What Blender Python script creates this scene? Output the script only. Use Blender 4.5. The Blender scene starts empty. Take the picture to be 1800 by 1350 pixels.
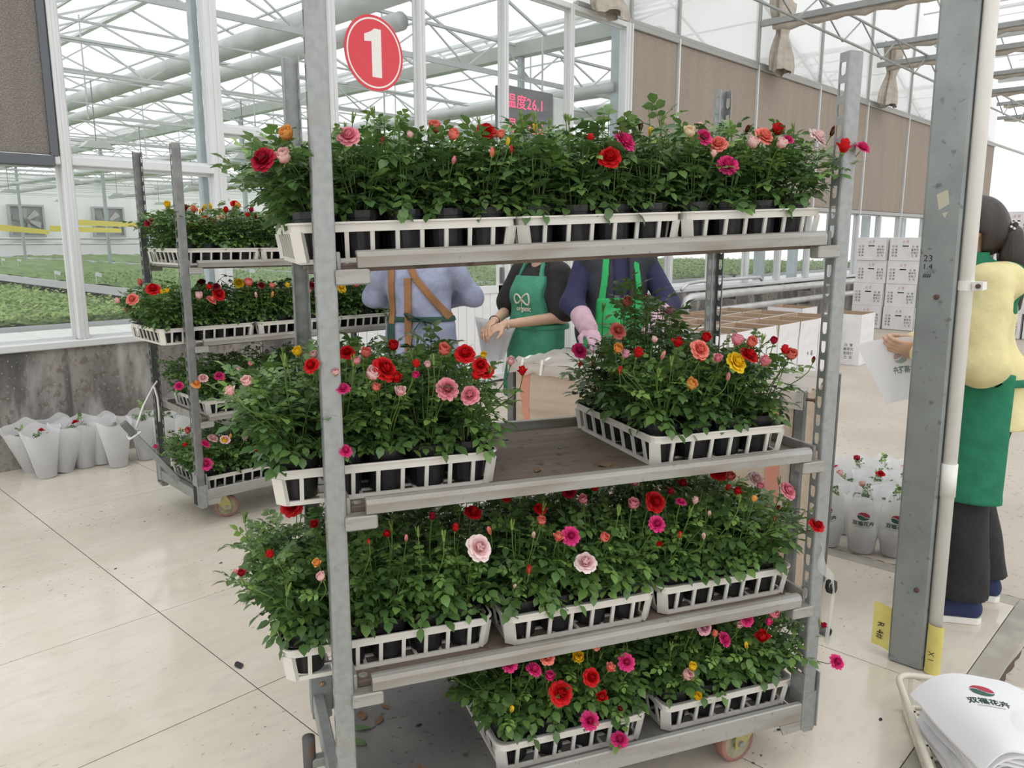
import bpy, math, random
import numpy as np
from mathutils import Matrix, Vector

random.seed(7)
np.random.seed(7)
SC = bpy.context.scene
COL = SC.collection
PI = math.pi
R = math.radians

# ------------------------------------------------------------------ camera
# world axes: X runs along the glass wall (away to the right), Y runs towards and through that wall, Z up
CAM_Z, HEAD, PITCH, FPX = 1.52, R(43.7), R(10.5), 1380.0
cam = bpy.data.cameras.new('camera')
cam.sensor_width = 36.0
cam.lens = FPX / 1800 * 36
cam.clip_end = 200
cam_o = bpy.data.objects.new('camera', cam)
COL.objects.link(cam_o)
cam_o.location = (0, 0, CAM_Z)
cam_o.rotation_euler = (PI / 2 - PITCH, 0, HEAD - PI / 2)
SC.camera = cam_o

# ------------------------------------------------------------------ overcast sky, exposure
world = bpy.data.worlds.new('overcast_sky')
SC.world = world
world.use_nodes = True
bg = world.node_tree.nodes['Background']
bg.inputs[0].default_value = (0.985, 0.99, 1.0, 1)
bg.inputs[1].default_value = 1.25
sun = bpy.data.lights.new('soft_sun', 'SUN')
sun.energy = 0.9
sun.angle = R(70)
sun.color = (1.0, 0.97, 0.92)
sun_o = bpy.data.objects.new('soft_sun', sun)
COL.objects.link(sun_o)
sun_o.rotation_euler = (R(28), R(-12), 0)
SC.view_settings.view_transform = 'Standard'
SC.view_settings.look = 'None'
SC.view_settings.exposure = 0.1
SC.view_settings.gamma = 1.0
SC.view_settings.use_curve_mapping = False
SC.cycles.transparent_max_bounces = 24
SC.cycles.max_bounces = 8
SC.cycles.caustics_reflective = False
SC.cycles.caustics_refractive = False

# ------------------------------------------------------------------ measuring helpers (camera model)
cA, sA = math.cos(HEAD), math.sin(HEAD)
def ray(u, v):
    x = (u - 900) / FPX
    y = (675 - v) / FPX
    f = math.cos(PITCH) + y * math.sin(PITCH)
    return Vector((x * sA + f * cA, -x * cA + f * sA, y * math.cos(PITCH) - math.sin(PITCH)))
def atz(u, v, z=0.0):
    r = ray(u, v)
    return Vector((0, 0, CAM_Z)) + r * ((z - CAM_Z) / r.z)
def atY(u, v, Y):
    r = ray(u, v)
    return Vector((0, 0, CAM_Z)) + r * (Y / r.y)
def atd(u, v, d):
    r = ray(u, v)
    return Vector((0, 0, CAM_Z)) + r * (d / (math.cos(PITCH) + (675 - v) / FPX * math.sin(PITCH)))
def fdist(p):
    return p[0] * cA + p[1] * sA

# ------------------------------------------------------------------ mesh building helpers
class MB:
    def __init__(s):
        s.v, s.f, s.m, s.c = [], [], [], []
    def add(s, vs, fs, m=0, M=None, c=None):
        o = len(s.v)
        if M is not None:
            vs = [M @ Vector(p) for p in vs]
        s.v += [tuple(p) for p in vs]
        s.f += [tuple(i + o for i in f) for f in fs]
        s.m += [m] * len(fs)
        s.c += (list(c) if c is not None and hasattr(c, '__len__') else [0.5 if c is None else c] * len(vs))
        return s
    def box(s, x0, x1, y0, y1, z0, z1, m=0, M=None):
        vs = [(x, y, z) for z in (z0, z1) for y in (y0, y1) for x in (x0, x1)]
        return s.add(vs, [(0, 2, 3, 1), (4, 5, 7, 6), (0, 1, 5, 4), (2, 6, 7, 3), (0, 4, 6, 2), (1, 3, 7, 5)], m, M)
    def cbox(s, x0, x1, y0, y1, z0, z1, b=.003, m=0, M=None):
        # box with chamfered vertical edges and top and bottom
        def ring(z, i):
            a, c_, d, e = x0 + i, x1 - i, y0 + i, y1 - i
            return [(a + b, d, z), (c_ - b, d, z), (c_, d + b, z), (c_, e - b, z), (c_ - b, e, z), (a + b, e, z), (a, e - b, z), (a, d + b, z)]
        vs = ring(z0, b) + ring(z0 + b, 0) + ring(z1 - b, 0) + ring(z1, b)
        fs = [tuple(range(7, -1, -1)), tuple(range(24, 32))]
        for k in range(3):
            for i in range(8):
                j = (i + 1) % 8
                fs.append((k * 8 + i, k * 8 + j, k * 8 + 8 + j, k * 8 + 8 + i))
        return s.add(vs, fs, m, M)
    def tube(s, pts, r, n=6, m=0, cap=True, M=None, c=None, sq=None):
        pts = [Vector(p) for p in pts]
        k = len(pts)
        rs = r if hasattr(r, '__len__') else [r] * k
        vs, fs, cs = [], [], []
        t0 = (pts[1] - pts[0]).normalized()
        up = Vector((0, 0, 1)) if abs(t0.z) < .9 else Vector((1, 0, 0))
        a = t0.cross(up).normalized()
        for i in range(k):
            t = (pts[min(i + 1, k - 1)] - pts[max(i - 1, 0)])
            if t.length < 1e-9:
                t = t0
            t.normalize()
            a = (a - t * a.dot(t)).normalized()
            b = t.cross(a)
            for j in range(n):
                th = 2 * PI * (j + .5) / n
                vs.append(pts[i] + (a * math.cos(th) + b * math.sin(th) * (sq or 1)) * rs[i])
        for i in range(k - 1):
            for j in range(n):
                q = (j + 1) % n
                fs.append((i * n + j, i * n + q, (i + 1) * n + q, (i + 1) * n + j))
        if cap:
            fs.append(tuple(range(n - 1, -1, -1)))
            fs.append(tuple(range((k - 1) * n, k * n)))
        return s.add(vs, fs, m, M, c)
    def lathe(s, prof, n=16, m=0, M=None, c=None, capb=True, capt=True):
        vs = [(r * math.cos(2 * PI * j / n), r * math.sin(2 * PI * j / n), z) for r, z in prof for j in range(n)]
        fs = []
        for i in range(len(prof) - 1):
            for j in range(n):
                q = (j + 1) % n
                fs.append((i * n + j, i * n + q, (i + 1) * n + q, (i + 1) * n + j))
        if capb:
            fs.append(tuple(range(n - 1, -1, -1)))
        if capt:
            k = len(prof) - 1
            fs.append(tuple(range(k * n, k * n + n)))
        return s.add(vs, fs, m, M, c)
    def prism(s, poly, z0, z1, m=0, M=None):
        n = len(poly)
        vs = [(x, y, z0) for x, y in poly] + [(x, y, z1) for x, y in poly]
        fs = [tuple(range(n - 1, -1, -1)), tuple(range(n, 2 * n))]
        for i in range(n):
            j = (i + 1) % n
            fs.append((i, j, n + j, n + i))
        return s.add(vs, fs, m, M)
    def grid(s, fn, nu, nv, m=0, M=None, c=None, cfn=None):
        vs, cs = [], []
        for i in range(nu + 1):
            for j in range(nv + 1):
                vs.append(fn(i / nu, j / nv))
                if cfn:
                    cs.append(cfn(i / nu, j / nv))
        w = nv + 1
        fs = [(i * w + j, (i + 1) * w + j, (i + 1) * w + j + 1, i * w + j + 1) for i in range(nu) for j in range(nv)]
        return s.add(vs, fs, m, M, cs if cfn else c)
    def mesh(s, name, mats, smooth=False):
        me = bpy.data.meshes.new(name)
        me.from_pydata(s.v, [], s.f)
        for mt in (mats if isinstance(mats, (list, tuple)) else [mats]):
            me.materials.append(mt)
        if max(s.m, default=0) > 0:
            me.polygons.foreach_set('material_index', s.m)
        if smooth:
            me.polygons.foreach_set('use_smooth', [True] * len(s.f))
        at = me.attributes.new('tint', 'FLOAT', 'POINT')
        at.data.foreach_set('value', np.array(s.c, dtype=np.float32))
        me.update()
        return me
    def build(s, name, mats, parent=None, smooth=False, M=None):
        return put(name, s.mesh(name, mats, smooth), parent, M)

def put(name, me, parent=None, M=None):
    o = bpy.data.objects.new(name, me)
    COL.objects.link(o)
    if parent is not None:
        o.parent = parent
    if M is not None:
        o.matrix_basis = M
    return o
def empty(name, M=None, parent=None):
    o = put(name, None, parent, M)
    o.empty_display_size = .05
    return o
def tag(o, label, cat, group=None, kind=None):
    o['label'] = label
    if cat:
        o['category'] = cat
    if group:
        o['group'] = group
    if kind:
        o['kind'] = kind
    return o
def struct(o, label=None):
    o['kind'] = 'structure'
    if label:
        o['label'] = label
    return o
def T(x, y, z, rz=0.0, s=1.0):
    return Matrix.Translation((x, y, z)) @ Matrix.Rotation(rz, 4, 'Z') @ Matrix.Scale(s, 4)
def basis(o, x, y, z):
    M = Matrix.Identity(4)
    for i, a in enumerate((x, y, z)):
        a = Vector(a).normalized()
        for k in range(3):
            M[k][i] = a[k]
    return Matrix.Translation(o) @ M
def toward(p, d, roll=0.0):
    # matrix at p whose local Z looks along d
    d = Vector(d).normalized()
    return Matrix.Translation(p) @ d.to_track_quat('Z', 'Y').to_matrix().to_4x4() @ Matrix.Rotation(roll, 4, 'Z')
_txt = {}
def text_mesh(body, size, mat, align='CENTER', ext=.0002, sp=1.0, lead=1.0, bold=0.0):
    key = (body, size, mat.name, align, sp, lead, bold)
    if key not in _txt:
        cu = bpy.data.curves.new('txt', 'FONT')
        cu.body = body
        cu.size = size
        cu.align_x = align
        cu.align_y = 'CENTER'
        cu.space_character = sp
        cu.space_line = lead
        cu.extrude = ext
        cu.offset = bold
        cu.resolution_u = 2
        ob = bpy.data.objects.new('txt', cu)
        COL.objects.link(ob)
        dg = bpy.context.evaluated_depsgraph_get()
        me = bpy.data.meshes.new_from_object(ob.evaluated_get(dg))
        me.materials.clear()
        me.materials.append(mat)
        bpy.data.objects.remove(ob)
        bpy.data.curves.remove(cu)
        _txt[key] = me
    return _txt[key]

# ------------------------------------------------------------------ materials
MATS = {}
def node_mat(name):
    m = bpy.data.materials.new(name)
    m.use_nodes = True
    MATS[name] = m
    nt = m.node_tree
    return m, nt, nt.nodes['Principled BSDF'], nt.nodes['Material Output']
def pm(name, col, rough=.5, metal=0.0, var=None, bump=None, coords='Object', spec=.5, var2=None, rvar=None):
    """var = (scale(s), colour2, low, high): noise mixing a second colour; bump = (scale, strength, distance)"""
    m, nt, b, out = node_mat(name)
    b.inputs['Base Color'].default_value = (*col, 1)
    b.inputs['Roughness'].default_value = rough
    b.inputs['Metallic'].default_value = metal
    b.inputs['Specular IOR Level'].default_value = spec
    tc = nt.nodes.new('ShaderNodeTexCoord')
    def noise(sc, detail=4, dist=0.0):
        mp = nt.nodes.new('ShaderNodeMapping')
        nt.links.new(tc.outputs[coords], mp.inputs[0])
        if hasattr(sc, '__len__'):
            mp.inputs['Scale'].default_value = sc
            k = 1.0
        else:
            k = sc
        n = nt.nodes.new('ShaderNodeTexNoise')
        n.inputs['Scale'].default_value = k
        n.inputs['Detail'].default_value = detail
        n.inputs['Distortion'].default_value = dist
        nt.links.new(mp.outputs[0], n.inputs['Vector'])
        return n.outputs['Fac']
    cur = None
    for vv in (var, var2):
        if vv:
            f = noise(vv[0])
            mr = nt.nodes.new('ShaderNodeMapRange')
            mr.inputs['From Min'].default_value = vv[2]
            mr.inputs['From Max'].default_value = vv[3]
            nt.links.new(f, mr.inputs['Value'])
            mx = nt.nodes.new('ShaderNodeMix')
            mx.data_type = 'RGBA'
            nt.links.new(mr.outputs[0], mx.inputs['Factor'])
            if cur is None:
                mx.inputs['A'].default_value = (*col, 1)
            else:
                nt.links.new(cur, mx.inputs['A'])
            mx.inputs['B'].default_value = (*vv[1], 1)
            cur = mx.outputs['Result']
    if cur is not None:
        nt.links.new(cur, b.inputs['Base Color'])
    if bump:
        f = noise(bump[0])
        bp = nt.nodes.new('ShaderNodeBump')
        bp.inputs['Strength'].default_value = bump[1]
        bp.inputs['Distance'].default_value = bump[2]
        nt.links.new(f, bp.inputs['Height'])
        nt.links.new(bp.outputs[0], b.inputs['Normal'])
    return m
def mixsh(nt, out, a, b, fac):
    mx = nt.nodes.new('ShaderNodeMixShader')
    if isinstance(fac, float):
        mx.inputs[0].default_value = fac
    else:
        nt.links.new(fac, mx.inputs[0])
    nt.links.new(a, mx.inputs[1])
    nt.links.new(b, mx.inputs[2])
    nt.links.new(mx.outputs[0], out.inputs['Surface'])
    return mx
def tint_mat(name, c0, c1, rough=.5, transl=.25, spec=.4, objvar=.12, tcol=None):
    """colour runs c0 -> c1 with the per-vertex 'tint'; part of the light passes through"""
    m, nt, b, out = node_mat(name)
    at = nt.nodes.new('ShaderNodeAttribute')
    at.attribute_name = 'tint'
    mx = nt.nodes.new('ShaderNodeMix')
    mx.data_type = 'RGBA'
    nt.links.new(at.outputs['Fac'], mx.inputs['Factor'])
    mx.inputs['A'].default_value = (*c0, 1)
    mx.inputs['B'].default_value = (*c1, 1)
    oi = nt.nodes.new('ShaderNodeObjectInfo')
    hs = nt.nodes.new('ShaderNodeHueSaturation')
    mr = nt.nodes.new('ShaderNodeMapRange')
    mr.inputs['To Min'].default_value = 1 - objvar
    mr.inputs['To Max'].default_value = 1 + objvar
    nt.links.new(oi.outputs['Random'], mr.inputs['Value'])
    nt.links.new(mr.outputs[0], hs.inputs['Value'])
    nt.links.new(mx.outputs['Result'], hs.inputs['Color'])
    nt.links.new(hs.outputs[0], b.inputs['Base Color'])
    b.inputs['Roughness'].default_value = rough
    b.inputs['Specular IOR Level'].default_value = spec
    if transl > 0:
        tl = nt.nodes.new('ShaderNodeBsdfTranslucent')
        if tcol:
            tl.inputs[0].default_value = (*tcol, 1)
        else:
            nt.links.new(hs.outputs[0], tl.inputs[0])
        mixsh(nt, out, b.outputs[0], tl.outputs[0], float(transl))
    return m
def sheet_mat(name, col, transp, transl, rough=.6):
    """thin sheet: part clear, part light scattering through"""
    m, nt, b, out = node_mat(name)
    b.inputs['Base Color'].default_value = (*col, 1)
    b.inputs['Roughness'].default_value = rough
    tl = nt.nodes.new('ShaderNodeBsdfTranslucent')
    tl.inputs[0].default_value = (*col, 1)
    tr = nt.nodes.new('ShaderNodeBsdfTransparent')
    a = nt.nodes.new('ShaderNodeMixShader')
    a.inputs[0].default_value = transl
    nt.links.new(b.outputs[0], a.inputs[1])
    nt.links.new(tl.outputs[0], a.inputs[2])
    mixsh(nt, out, a.outputs[0], tr.outputs[0], float(transp))
    return m
def glass_mat(name, tint, haze=0.05, refl=1.0):
    m, nt, b, out = node_mat(name)
    tr = nt.nodes.new('ShaderNodeBsdfTransparent')
    tr.inputs[0].default_value = (*tint, 1)
    gl = nt.nodes.new('ShaderNodeBsdfGlossy')
    gl.inputs['Roughness'].default_value = .02
    lw = nt.nodes.new('ShaderNodeLayerWeight')      # thin pane: both faces mirror alike
    lw.inputs[0].default_value = .5
    pw = nt.nodes.new('ShaderNodeMath')
    pw.operation = 'POWER'
    pw.inputs[1].default_value = 4.0
    nt.links.new(lw.outputs['Facing'], pw.inputs[0])
    fr = nt.nodes.new('ShaderNodeMath')
    fr.operation = 'MULTIPLY_ADD'
    fr.inputs[1].default_value = .35
    fr.inputs[2].default_value = .03
    nt.links.new(pw.outputs[0], fr.inputs[0])
    a = nt.nodes.new('ShaderNodeMixShader')
    nt.links.new(fr.outputs[0], a.inputs[0])
    nt.links.new(tr.outputs[0], a.inputs[1])
    nt.links.new(gl.outputs[0], a.inputs[2])
    b.inputs['Base Color'].default_value = (.9, .92, .92, 1)
    b.inputs['Roughness'].default_value = .6
    mixsh(nt, out, a.outputs[0], b.outputs[0], float(haze))
    return m

M_galv = pm('galvanised_steel', (.345, .36, .355), .45, .45, var=(60, (.29, .305, .30), .4, .7), var2=(9, (.30, .29, .26), .56, .74), bump=(45, .08, .002))
M_rail = pm('shelf_rail_steel', (.37, .365, .345), .48, .3, var=((3, 20, 20), (.27, .24, .20), .5, .72), var2=(70, (.28, .24, .2), .64, .72), bump=(30, .1, .002))
M_darksteel = pm('dark_weathered_steel', (.16, .165, .165), .5, .6, var=(14, (.26, .26, .25), .45, .7))
M_rust = pm('rusty_steel', (.12, .12, .12), .7, .3, var=(22, (.16, .085, .05), .48, .6))
M_deck = pm('shelf_plywood_brown', (.145, .108, .083), .75, 0, var=((3, 24, 24), (.205, .160, .128), .4, .7), var2=(26, (.07, .055, .045), .58, .72), bump=(60, .15, .002))
M_deckgrey = pm('base_deck_grey', (.155, .15, .145), .6, .1, var=(5, (.24, .23, .22), .45, .75), var2=(40, (.08, .075, .07), .62, .7))
M_tray = pm('white_tray_plastic', (.70, .675, .62), .45, 0, var=(12, (.66, .60, .53), .5, .75))
M_pot = pm('black_pot_plastic', (.013, .0135, .0145), .42, 0, var=(40, (.03, .03, .03), .55, .75))
M_soil = pm('dark_soil', (.03, .022, .016), .95, 0, bump=(120, .6, .004))
M_tyre = pm('pink_caster_tyre', (.36, .17, .145), .6, 0, var=(30, (.27, .14, .12), .45, .7))
M_hub = pm('cream_caster_hub', (.37, .345, .23), .6, 0, var=(20, (.25, .22, .15), .5, .7))
M_fork = pm('zinc_caster_fork', (.50, .46, .20), .4, .5, var=(25, (.28, .23, .15), .5, .7))
M_white = pm('white_painted_aluminium', (.70, .715, .72), .35, .1, var=(4, (.66, .67, .66), .45, .75))
M_bluegrey = pm('blue_grey_galvanised_column', (.40, .46, .49), .45, .3, var=(12, (.34, .40, .43), .4, .7))
M_glass = glass_mat('window_glass', (.965, .985, .98), .075)
M_leaf = tint_mat('rose_leaf', (.048, .115, .042), (.27, .44, .10), .34, .22, .5, .18)
M_stem = tint_mat('rose_stem', (.06, .12, .025), (.13, .22, .045), .5, 0, .4, .1)
M_calyx = tint_mat('rose_calyx', (.10, .19, .035), (.20, .30, .06), .5, .15, .4, .1)
PET = {}
for k, c0, c1 in [('red', (.42, .004, .008), (.66, .012, .016)), ('crimson', (.30, .004, .02), (.48, .012, .045)), ('hotpink', (.60, .022, .16), (.80, .06, .26)),
                  ('pink', (.72, .16, .24), (.86, .36, .42)), ('palepink', (.78, .36, .36), (.90, .66, .64)), ('blush', (.80, .40, .42), (.93, .82, .80)),
                  ('coral', (.74, .13, .10), (.86, .28, .22)), ('yellow', (.78, .46, .012), (.90, .66, .03)), ('apricot', (.80, .30, .05), (.88, .46, .14)),
                  ('mauve', (.52, .13, .22), (.80, .48, .56)), ('cream', (.80, .60, .36), (.90, .78, .58)), ('darkred', (.10, .006, .012), (.20, .012, .022))]:
    PET[k] = tint_mat('petal_' + k, c0, c1, .55, .22, .25, .06)
M_bag = sheet_mat('white_nonwoven_sleeve', (.93, .93, .95), .22, .42)
M_sheetwhite = sheet_mat('white_nonwoven_sheet', (.94, .94, .96), .02, .25)
M_greenprint = pm('green_print', (.035, .10, .075), .7)
M_redprint = pm('red_print', (.42, .03, .06), .7)
M_black = pm('black_ink', (.02, .02, .02), .7)
M_dull = pm('washed_red_ink', (.62, .33, .32), .7)
M_carton = pm('white_carton_board', (.80, .79, .80), .7, 0, var=(8, (.74, .73, .74), .4, .7))
M_kraft = pm('brown_kraft_board', (.48, .35, .24), .8, 0, var=(20, (.42, .30, .20), .4, .7))
M_pvc = pm('white_pvc_pipe', (.82, .81, .77), .35, 0, var=(6, (.74, .72, .66), .5, .75))
M_yellowpaper = pm('yellow_paper', (.70, .62, .20), .7, 0, var=(20, (.62, .54, .16), .4, .7))
M_bolt = pm('rusty_bolt', (.13, .08, .06), .6, .5)
# ================================================================== THE SETTING
WALL_Y = 5.89
def dark_speck_tile():
    m, nt, b, out = node_mat('cream_polished_tile')
    tc = nt.nodes.new('ShaderNodeTexCoord')
    gp = nt.nodes.new('ShaderNodeNewGeometry')
    def nz(scale, detail, stretch=None, off=0):
        mp = nt.nodes.new('ShaderNodeMapping')
        if stretch:
            mp.inputs['Scale'].default_value = stretch
        mp.inputs['Location'].default_value = (off, off, 0)
        nt.links.new(gp.outputs['Position'], mp.inputs[0])
        n = nt.nodes.new('ShaderNodeTexNoise')
        n.inputs['Scale'].default_value = scale
        n.inputs['Detail'].default_value = detail
        nt.links.new(mp.outputs[0], n.inputs['Vector'])
        return n.outputs['Fac']
    def rng(f, a, c, lo=0, hi=1):
        r = nt.nodes.new('ShaderNodeMapRange')
        r.inputs['From Min'].default_value = a
        r.inputs['From Max'].default_value = c
        r.inputs['To Min'].default_value = lo
        r.inputs['To Max'].default_value = hi
        nt.links.new(f, r.inputs['Value'])
        return r.outputs[0]
    def mix(f, a, c):
        x = nt.nodes.new('ShaderNodeMix')
        x.data_type = 'RGBA'
        nt.links.new(f, x.inputs['Factor'])
        for s_, q in (('A', a), ('B', c)):
            if isinstance(q, tuple):
                x.inputs[s_].default_value = (*q, 1)
            else:
                nt.links.new(q, x.inputs[s_])
        return x.outputs['Result']
    def mul(a, c):
        x = nt.nodes.new('ShaderNodeMath')
        x.operation = 'MULTIPLY'
        nt.links.new(a, x.inputs[0])
        nt.links.new(c, x.inputs[1])
        return x.outputs[0]
    c1 = mix(rng(nz(2.2, 6, (1, 2.4, 1)), .35, .7), (.70, .645, .555), (.64, .58, .485))
    c2 = mix(rng(nz(16, 3, (.6, 1.4, 1), 4), .5, .8), c1, (.60, .55, .47))
    patch = rng(nz(1.6, 3, None, 9), .46, .62)
    speck = mul(rng(nz(38, 4, (1, 1.5, 1), 2), .645, .69), patch)
    c3 = mix(speck, c2, (.10, .085, .07))
    nt.links.new(c3, b.inputs['Base Color'])
    nt.links.new(rng(nz(3.5, 5), .3, .8, .07, .26), b.inputs['Roughness'])
    b.inputs['Specular IOR Level'].default_value = .55
    return m
M_tile = dark_speck_tile()
M_grout = pm('dark_grout', (.09, .085, .075), .9)
M_stone = pm('stone_edging', (.36, .33, .29), .8, 0, var=(10, (.46, .43, .37), .4, .7), bump=(50, .3, .004))
M_concfloor = pm('worn_concrete_floor', (.46, .41, .345), .8, 0, var=(1.5, (.53, .48, .41), .35, .7), var2=(26, (.33, .29, .25), .6, .72), bump=(40, .2, .004), coords='Object')

mb = MB()
mb.box(-9, 34, -9, WALL_Y + .02, -.3, -.006)
floor = struct(mb.build('floor', M_concfloor), 'worn beige concrete floor around the tiled platform')
mb = MB()
mb.box(-9, 34, WALL_Y + .02, 41, -.3, -.006)
struct(mb.build('floor', pm('greenhouse_concrete_floor', (.42, .41, .39), .8, 0, var=(2, (.5, .49, .46), .4, .7))), 'grey concrete floor inside the greenhouse')
mb = MB()
mb.box(-6.2, 3.688, .597, WALL_Y, -.0058, -.002)
mb.build('grout', M_grout, floor)
TX = [1.177 + .812 * k for k in range(-9, 3)] + [3.688]
TY = [.597] + [.708 + .812 * k for k in range(1, 6)] + [WALL_Y]
tm = {}
for i in range(len(TX) - 1):
    for j in range(len(TY) - 1):
        w, h = round(TX[i + 1] - TX[i], 3), round(TY[j + 1] - TY[j], 3)
        if (w, h) not in tm:
            t = MB()
            t.cbox(.0020, w - .0020, .0020, h - .0020, -.0055, 0, .0010)
            tm[(w, h)] = t.mesh('tile', M_tile)
        put('tile', tm[(w, h)], floor, T(TX[i], TY[j], 0))
mb = MB()
mb.cbox(-6.2, 3.78, .505, .596, -.0059, .0004, .002)
mb.build('stone_edge', M_stone, floor)
mb = MB()
mb.cbox(3.689, 3.78, .597, WALL_Y, -.0059, .0004, .002)
mb.build('stone_edge', M_stone, floor)
# broken mortar crack along the outside of the stone edge
mb = MB()
for side in (0, 1):
    pts = []
    for k in range(120):
        t = k / 119
        w = .007 + .005 * math.sin(k * 2.1) + .006 * random.random()
        pts.append((t, w))
    vs, fs = [], []
    for t, w in pts:
        if side == 0:
            x = -1 + t * 4.79
            vs += [(x, .500 - .006 * math.sin(t * 50), -.0052), (x, .500 - w, -.0052)]
        else:
            y = .50 + t * 2.4
            vs += [(3.788 + .006 * math.sin(t * 40), y, -.0052), (3.788 + w, y, -.0052)]
    fs = [(2 * k, 2 * k + 1, 2 * k + 3, 2 * k + 2) for k in range(119)]
    mb.add(vs, fs)
mb.build('mortar_crack', pm('dark_crack_dirt', (.12, .085, .065), .95, 0, bump=(80, .5, .004)), floor)

# ------------------------------------------------------------------ stained low concrete wall
def wall_mat():
    m, nt, b, out = node_mat('stained_concrete_wall')
    gp = nt.nodes.new('ShaderNodeNewGeometry')
    def nz(scale, st, detail=5, off=0, dist=0):
        mp = nt.nodes.new('ShaderNodeMapping')
        mp.inputs['Scale'].default_value = st
        mp.inputs['Location'].default_value = (off, 0, off)
        nt.links.new(gp.outputs['Position'], mp.inputs[0])
        n = nt.nodes.new('ShaderNodeTexNoise')
        n.inputs['Scale'].default_value = scale
        n.inputs['Detail'].default_value = detail
        n.inputs['Distortion'].default_value = dist
        nt.links.new(mp.outputs[0], n.inputs['Vector'])
        return n.outputs['Fac']
    cur = (.285, .265, .245)
    for f, lo, hi, c in [(nz(1.3, (1, 1, .7), 4, 0, .3), .40, .66, (.20, .185, .17)),
                         (nz(26, (1, 1, .7), 8, 4, .2), .50, .62, (.175, .145, .118)),
                         (nz(2.8, (1, 1, .28), 8, 3, .25), .50, .68, (.085, .083, .082)),
                         (nz(7.5, (1, 1, .10), 5, 9, .2), .56, .72, (.10, .098, .095)),
                         (nz(4.2, (1, 1, .22), 9, 15, .35), .55, .69, (.50, .485, .465)),
                         (nz(45, (1, 1, 1), 6, 5, 0), .60, .70, (.36, .335, .305))]:
        r = nt.nodes.new('ShaderNodeMapRange')
        r.inputs['From Min'].default_value = lo
        r.inputs['From Max'].default_value = hi
        nt.links.new(f, r.inputs['Value'])
        x = nt.nodes.new('ShaderNodeMix')
        x.data_type = 'RGBA'
        nt.links.new(r.outputs[0], x.inputs['Factor'])
        if isinstance(cur, tuple):
            x.inputs['A'].default_value = (*cur, 1)
        else:
            nt.links.new(cur, x.inputs['A'])
        x.inputs['B'].default_value = (*c, 1)
        cur = x.outputs['Result']
    nt.links.new(cur, b.inputs['Base Color'])
    b.inputs['Roughness'].default_value = .85
    bp = nt.nodes.new('ShaderNodeBump')
    bp.inputs['Strength'].default_value = .5
    bp.inputs['Distance'].default_value = .01
    nt.links.new(nz(18, (1, 1, 1), 8, 2), bp.inputs['Height'])
    nt.links.new(bp.outputs[0], b.inputs['Normal'])
    return m
M_cwall = wall_mat()
mb = MB()
mb.box(-6, 3.55, WALL_Y, WALL_Y + .2, -.01, .785)
struct(mb.build('wall_back', M_cwall), 'low stained concrete wall under the left windows')
mb = MB()
mb.box(8.17, 32, WALL_Y, WALL_Y + .2, -.01, .785)
struct(mb.build('wall_right', M_cwall), 'low dark concrete wall behind the heating pipes and cartons')

# ------------------------------------------------------------------ white window frames and glass
GY0, GY1 = WALL_Y + .01, WALL_Y + .09
XS = [-2.4, -1.33, -.27, .80, 1.86, 2.93, 3.99, 4.965, 6.07, 7.12, 8.17]
XR = [8.17, 9.28, 10.37, 11.46, 12.57, 13.7, 14.8, 15.9, 17.08, 18.25, 19.9, 21.5, 23.1, 24.7, 26.3, 27.9, 29.5, 31.1]
def mullion(x, z0, z1, w=.065):
    mb = MB()
    mb.cbox(x - w / 2, x + w / 2, GY0 - .03, GY1, z0, z1, .006)
    mb.box(x - w * .12, x + w * .12, GY0 - .036, GY0 - .03, z0, z1)
    return struct(mb.build('trim_1', M_white))
def bar(x0, x1, z0, z1, name='trim_2', y0=None, y1=None):
    mb = MB()
    mb.cbox(x0, x1, GY0 - .025 if y0 is None else y0, GY1 if y1 is None else y1, z0, z1, .006)
    return struct(mb.build(name, M_white))
wn = [0]
def window(x0, x1, z0, z1, yg=WALL_Y + .05):
    wn[0] += 1
    mb = MB()
    g = .02
    for a in ((x0, x1, z0, z0 + g), (x0, x1, z1 - g, z1), (x0, x0 + g, z0 + g, z1 - g), (x1 - g, x1, z0 + g, z1 - g)):
        mb.box(a[0], a[1], yg - .012, yg + .012, a[2], a[3])
    o = struct(mb.build('window_%d' % wn[0], M_white))
    mb = MB()
    mb.add([(x0 + g, yg, z0 + g), (x1 - g, yg, z0 + g), (x1 - g, yg, z1 - g), (x0 + g, yg, z1 - g)], [(0, 1, 2, 3)])
    mb.build('pane', M_glass, o)
    return o
bar(-6, 3.55, .785, .835, 'trim_3', GY0 - .05, GY1 + .1)
bar(8.17, 32, .785, .835, 'trim_3', GY0 - .05, GY1 + .1)
TOPZ = 4.05
for i, x in enumerate(XS):
    mullion(x, .835 if x < 3.6 else 0, TOPZ, .065 if i not in (5, 10) else .10)
for i in range(len(XS) - 1):
    x0, x1 = XS[i] + .033, XS[i + 1] - .033
    tz = 2.03 if XS[i] < 2.9 else 2.335
    bar(x0, x1, tz - .03, tz + .03)
    bar(x0, x1, TOPZ - .06, TOPZ)
    if x1 < 3.99:
        window(x0, x1, .835, tz - .03)
    if XS[i] > 1.0:
        window(x0, x1, tz + .03, TOPZ - .06)
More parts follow.
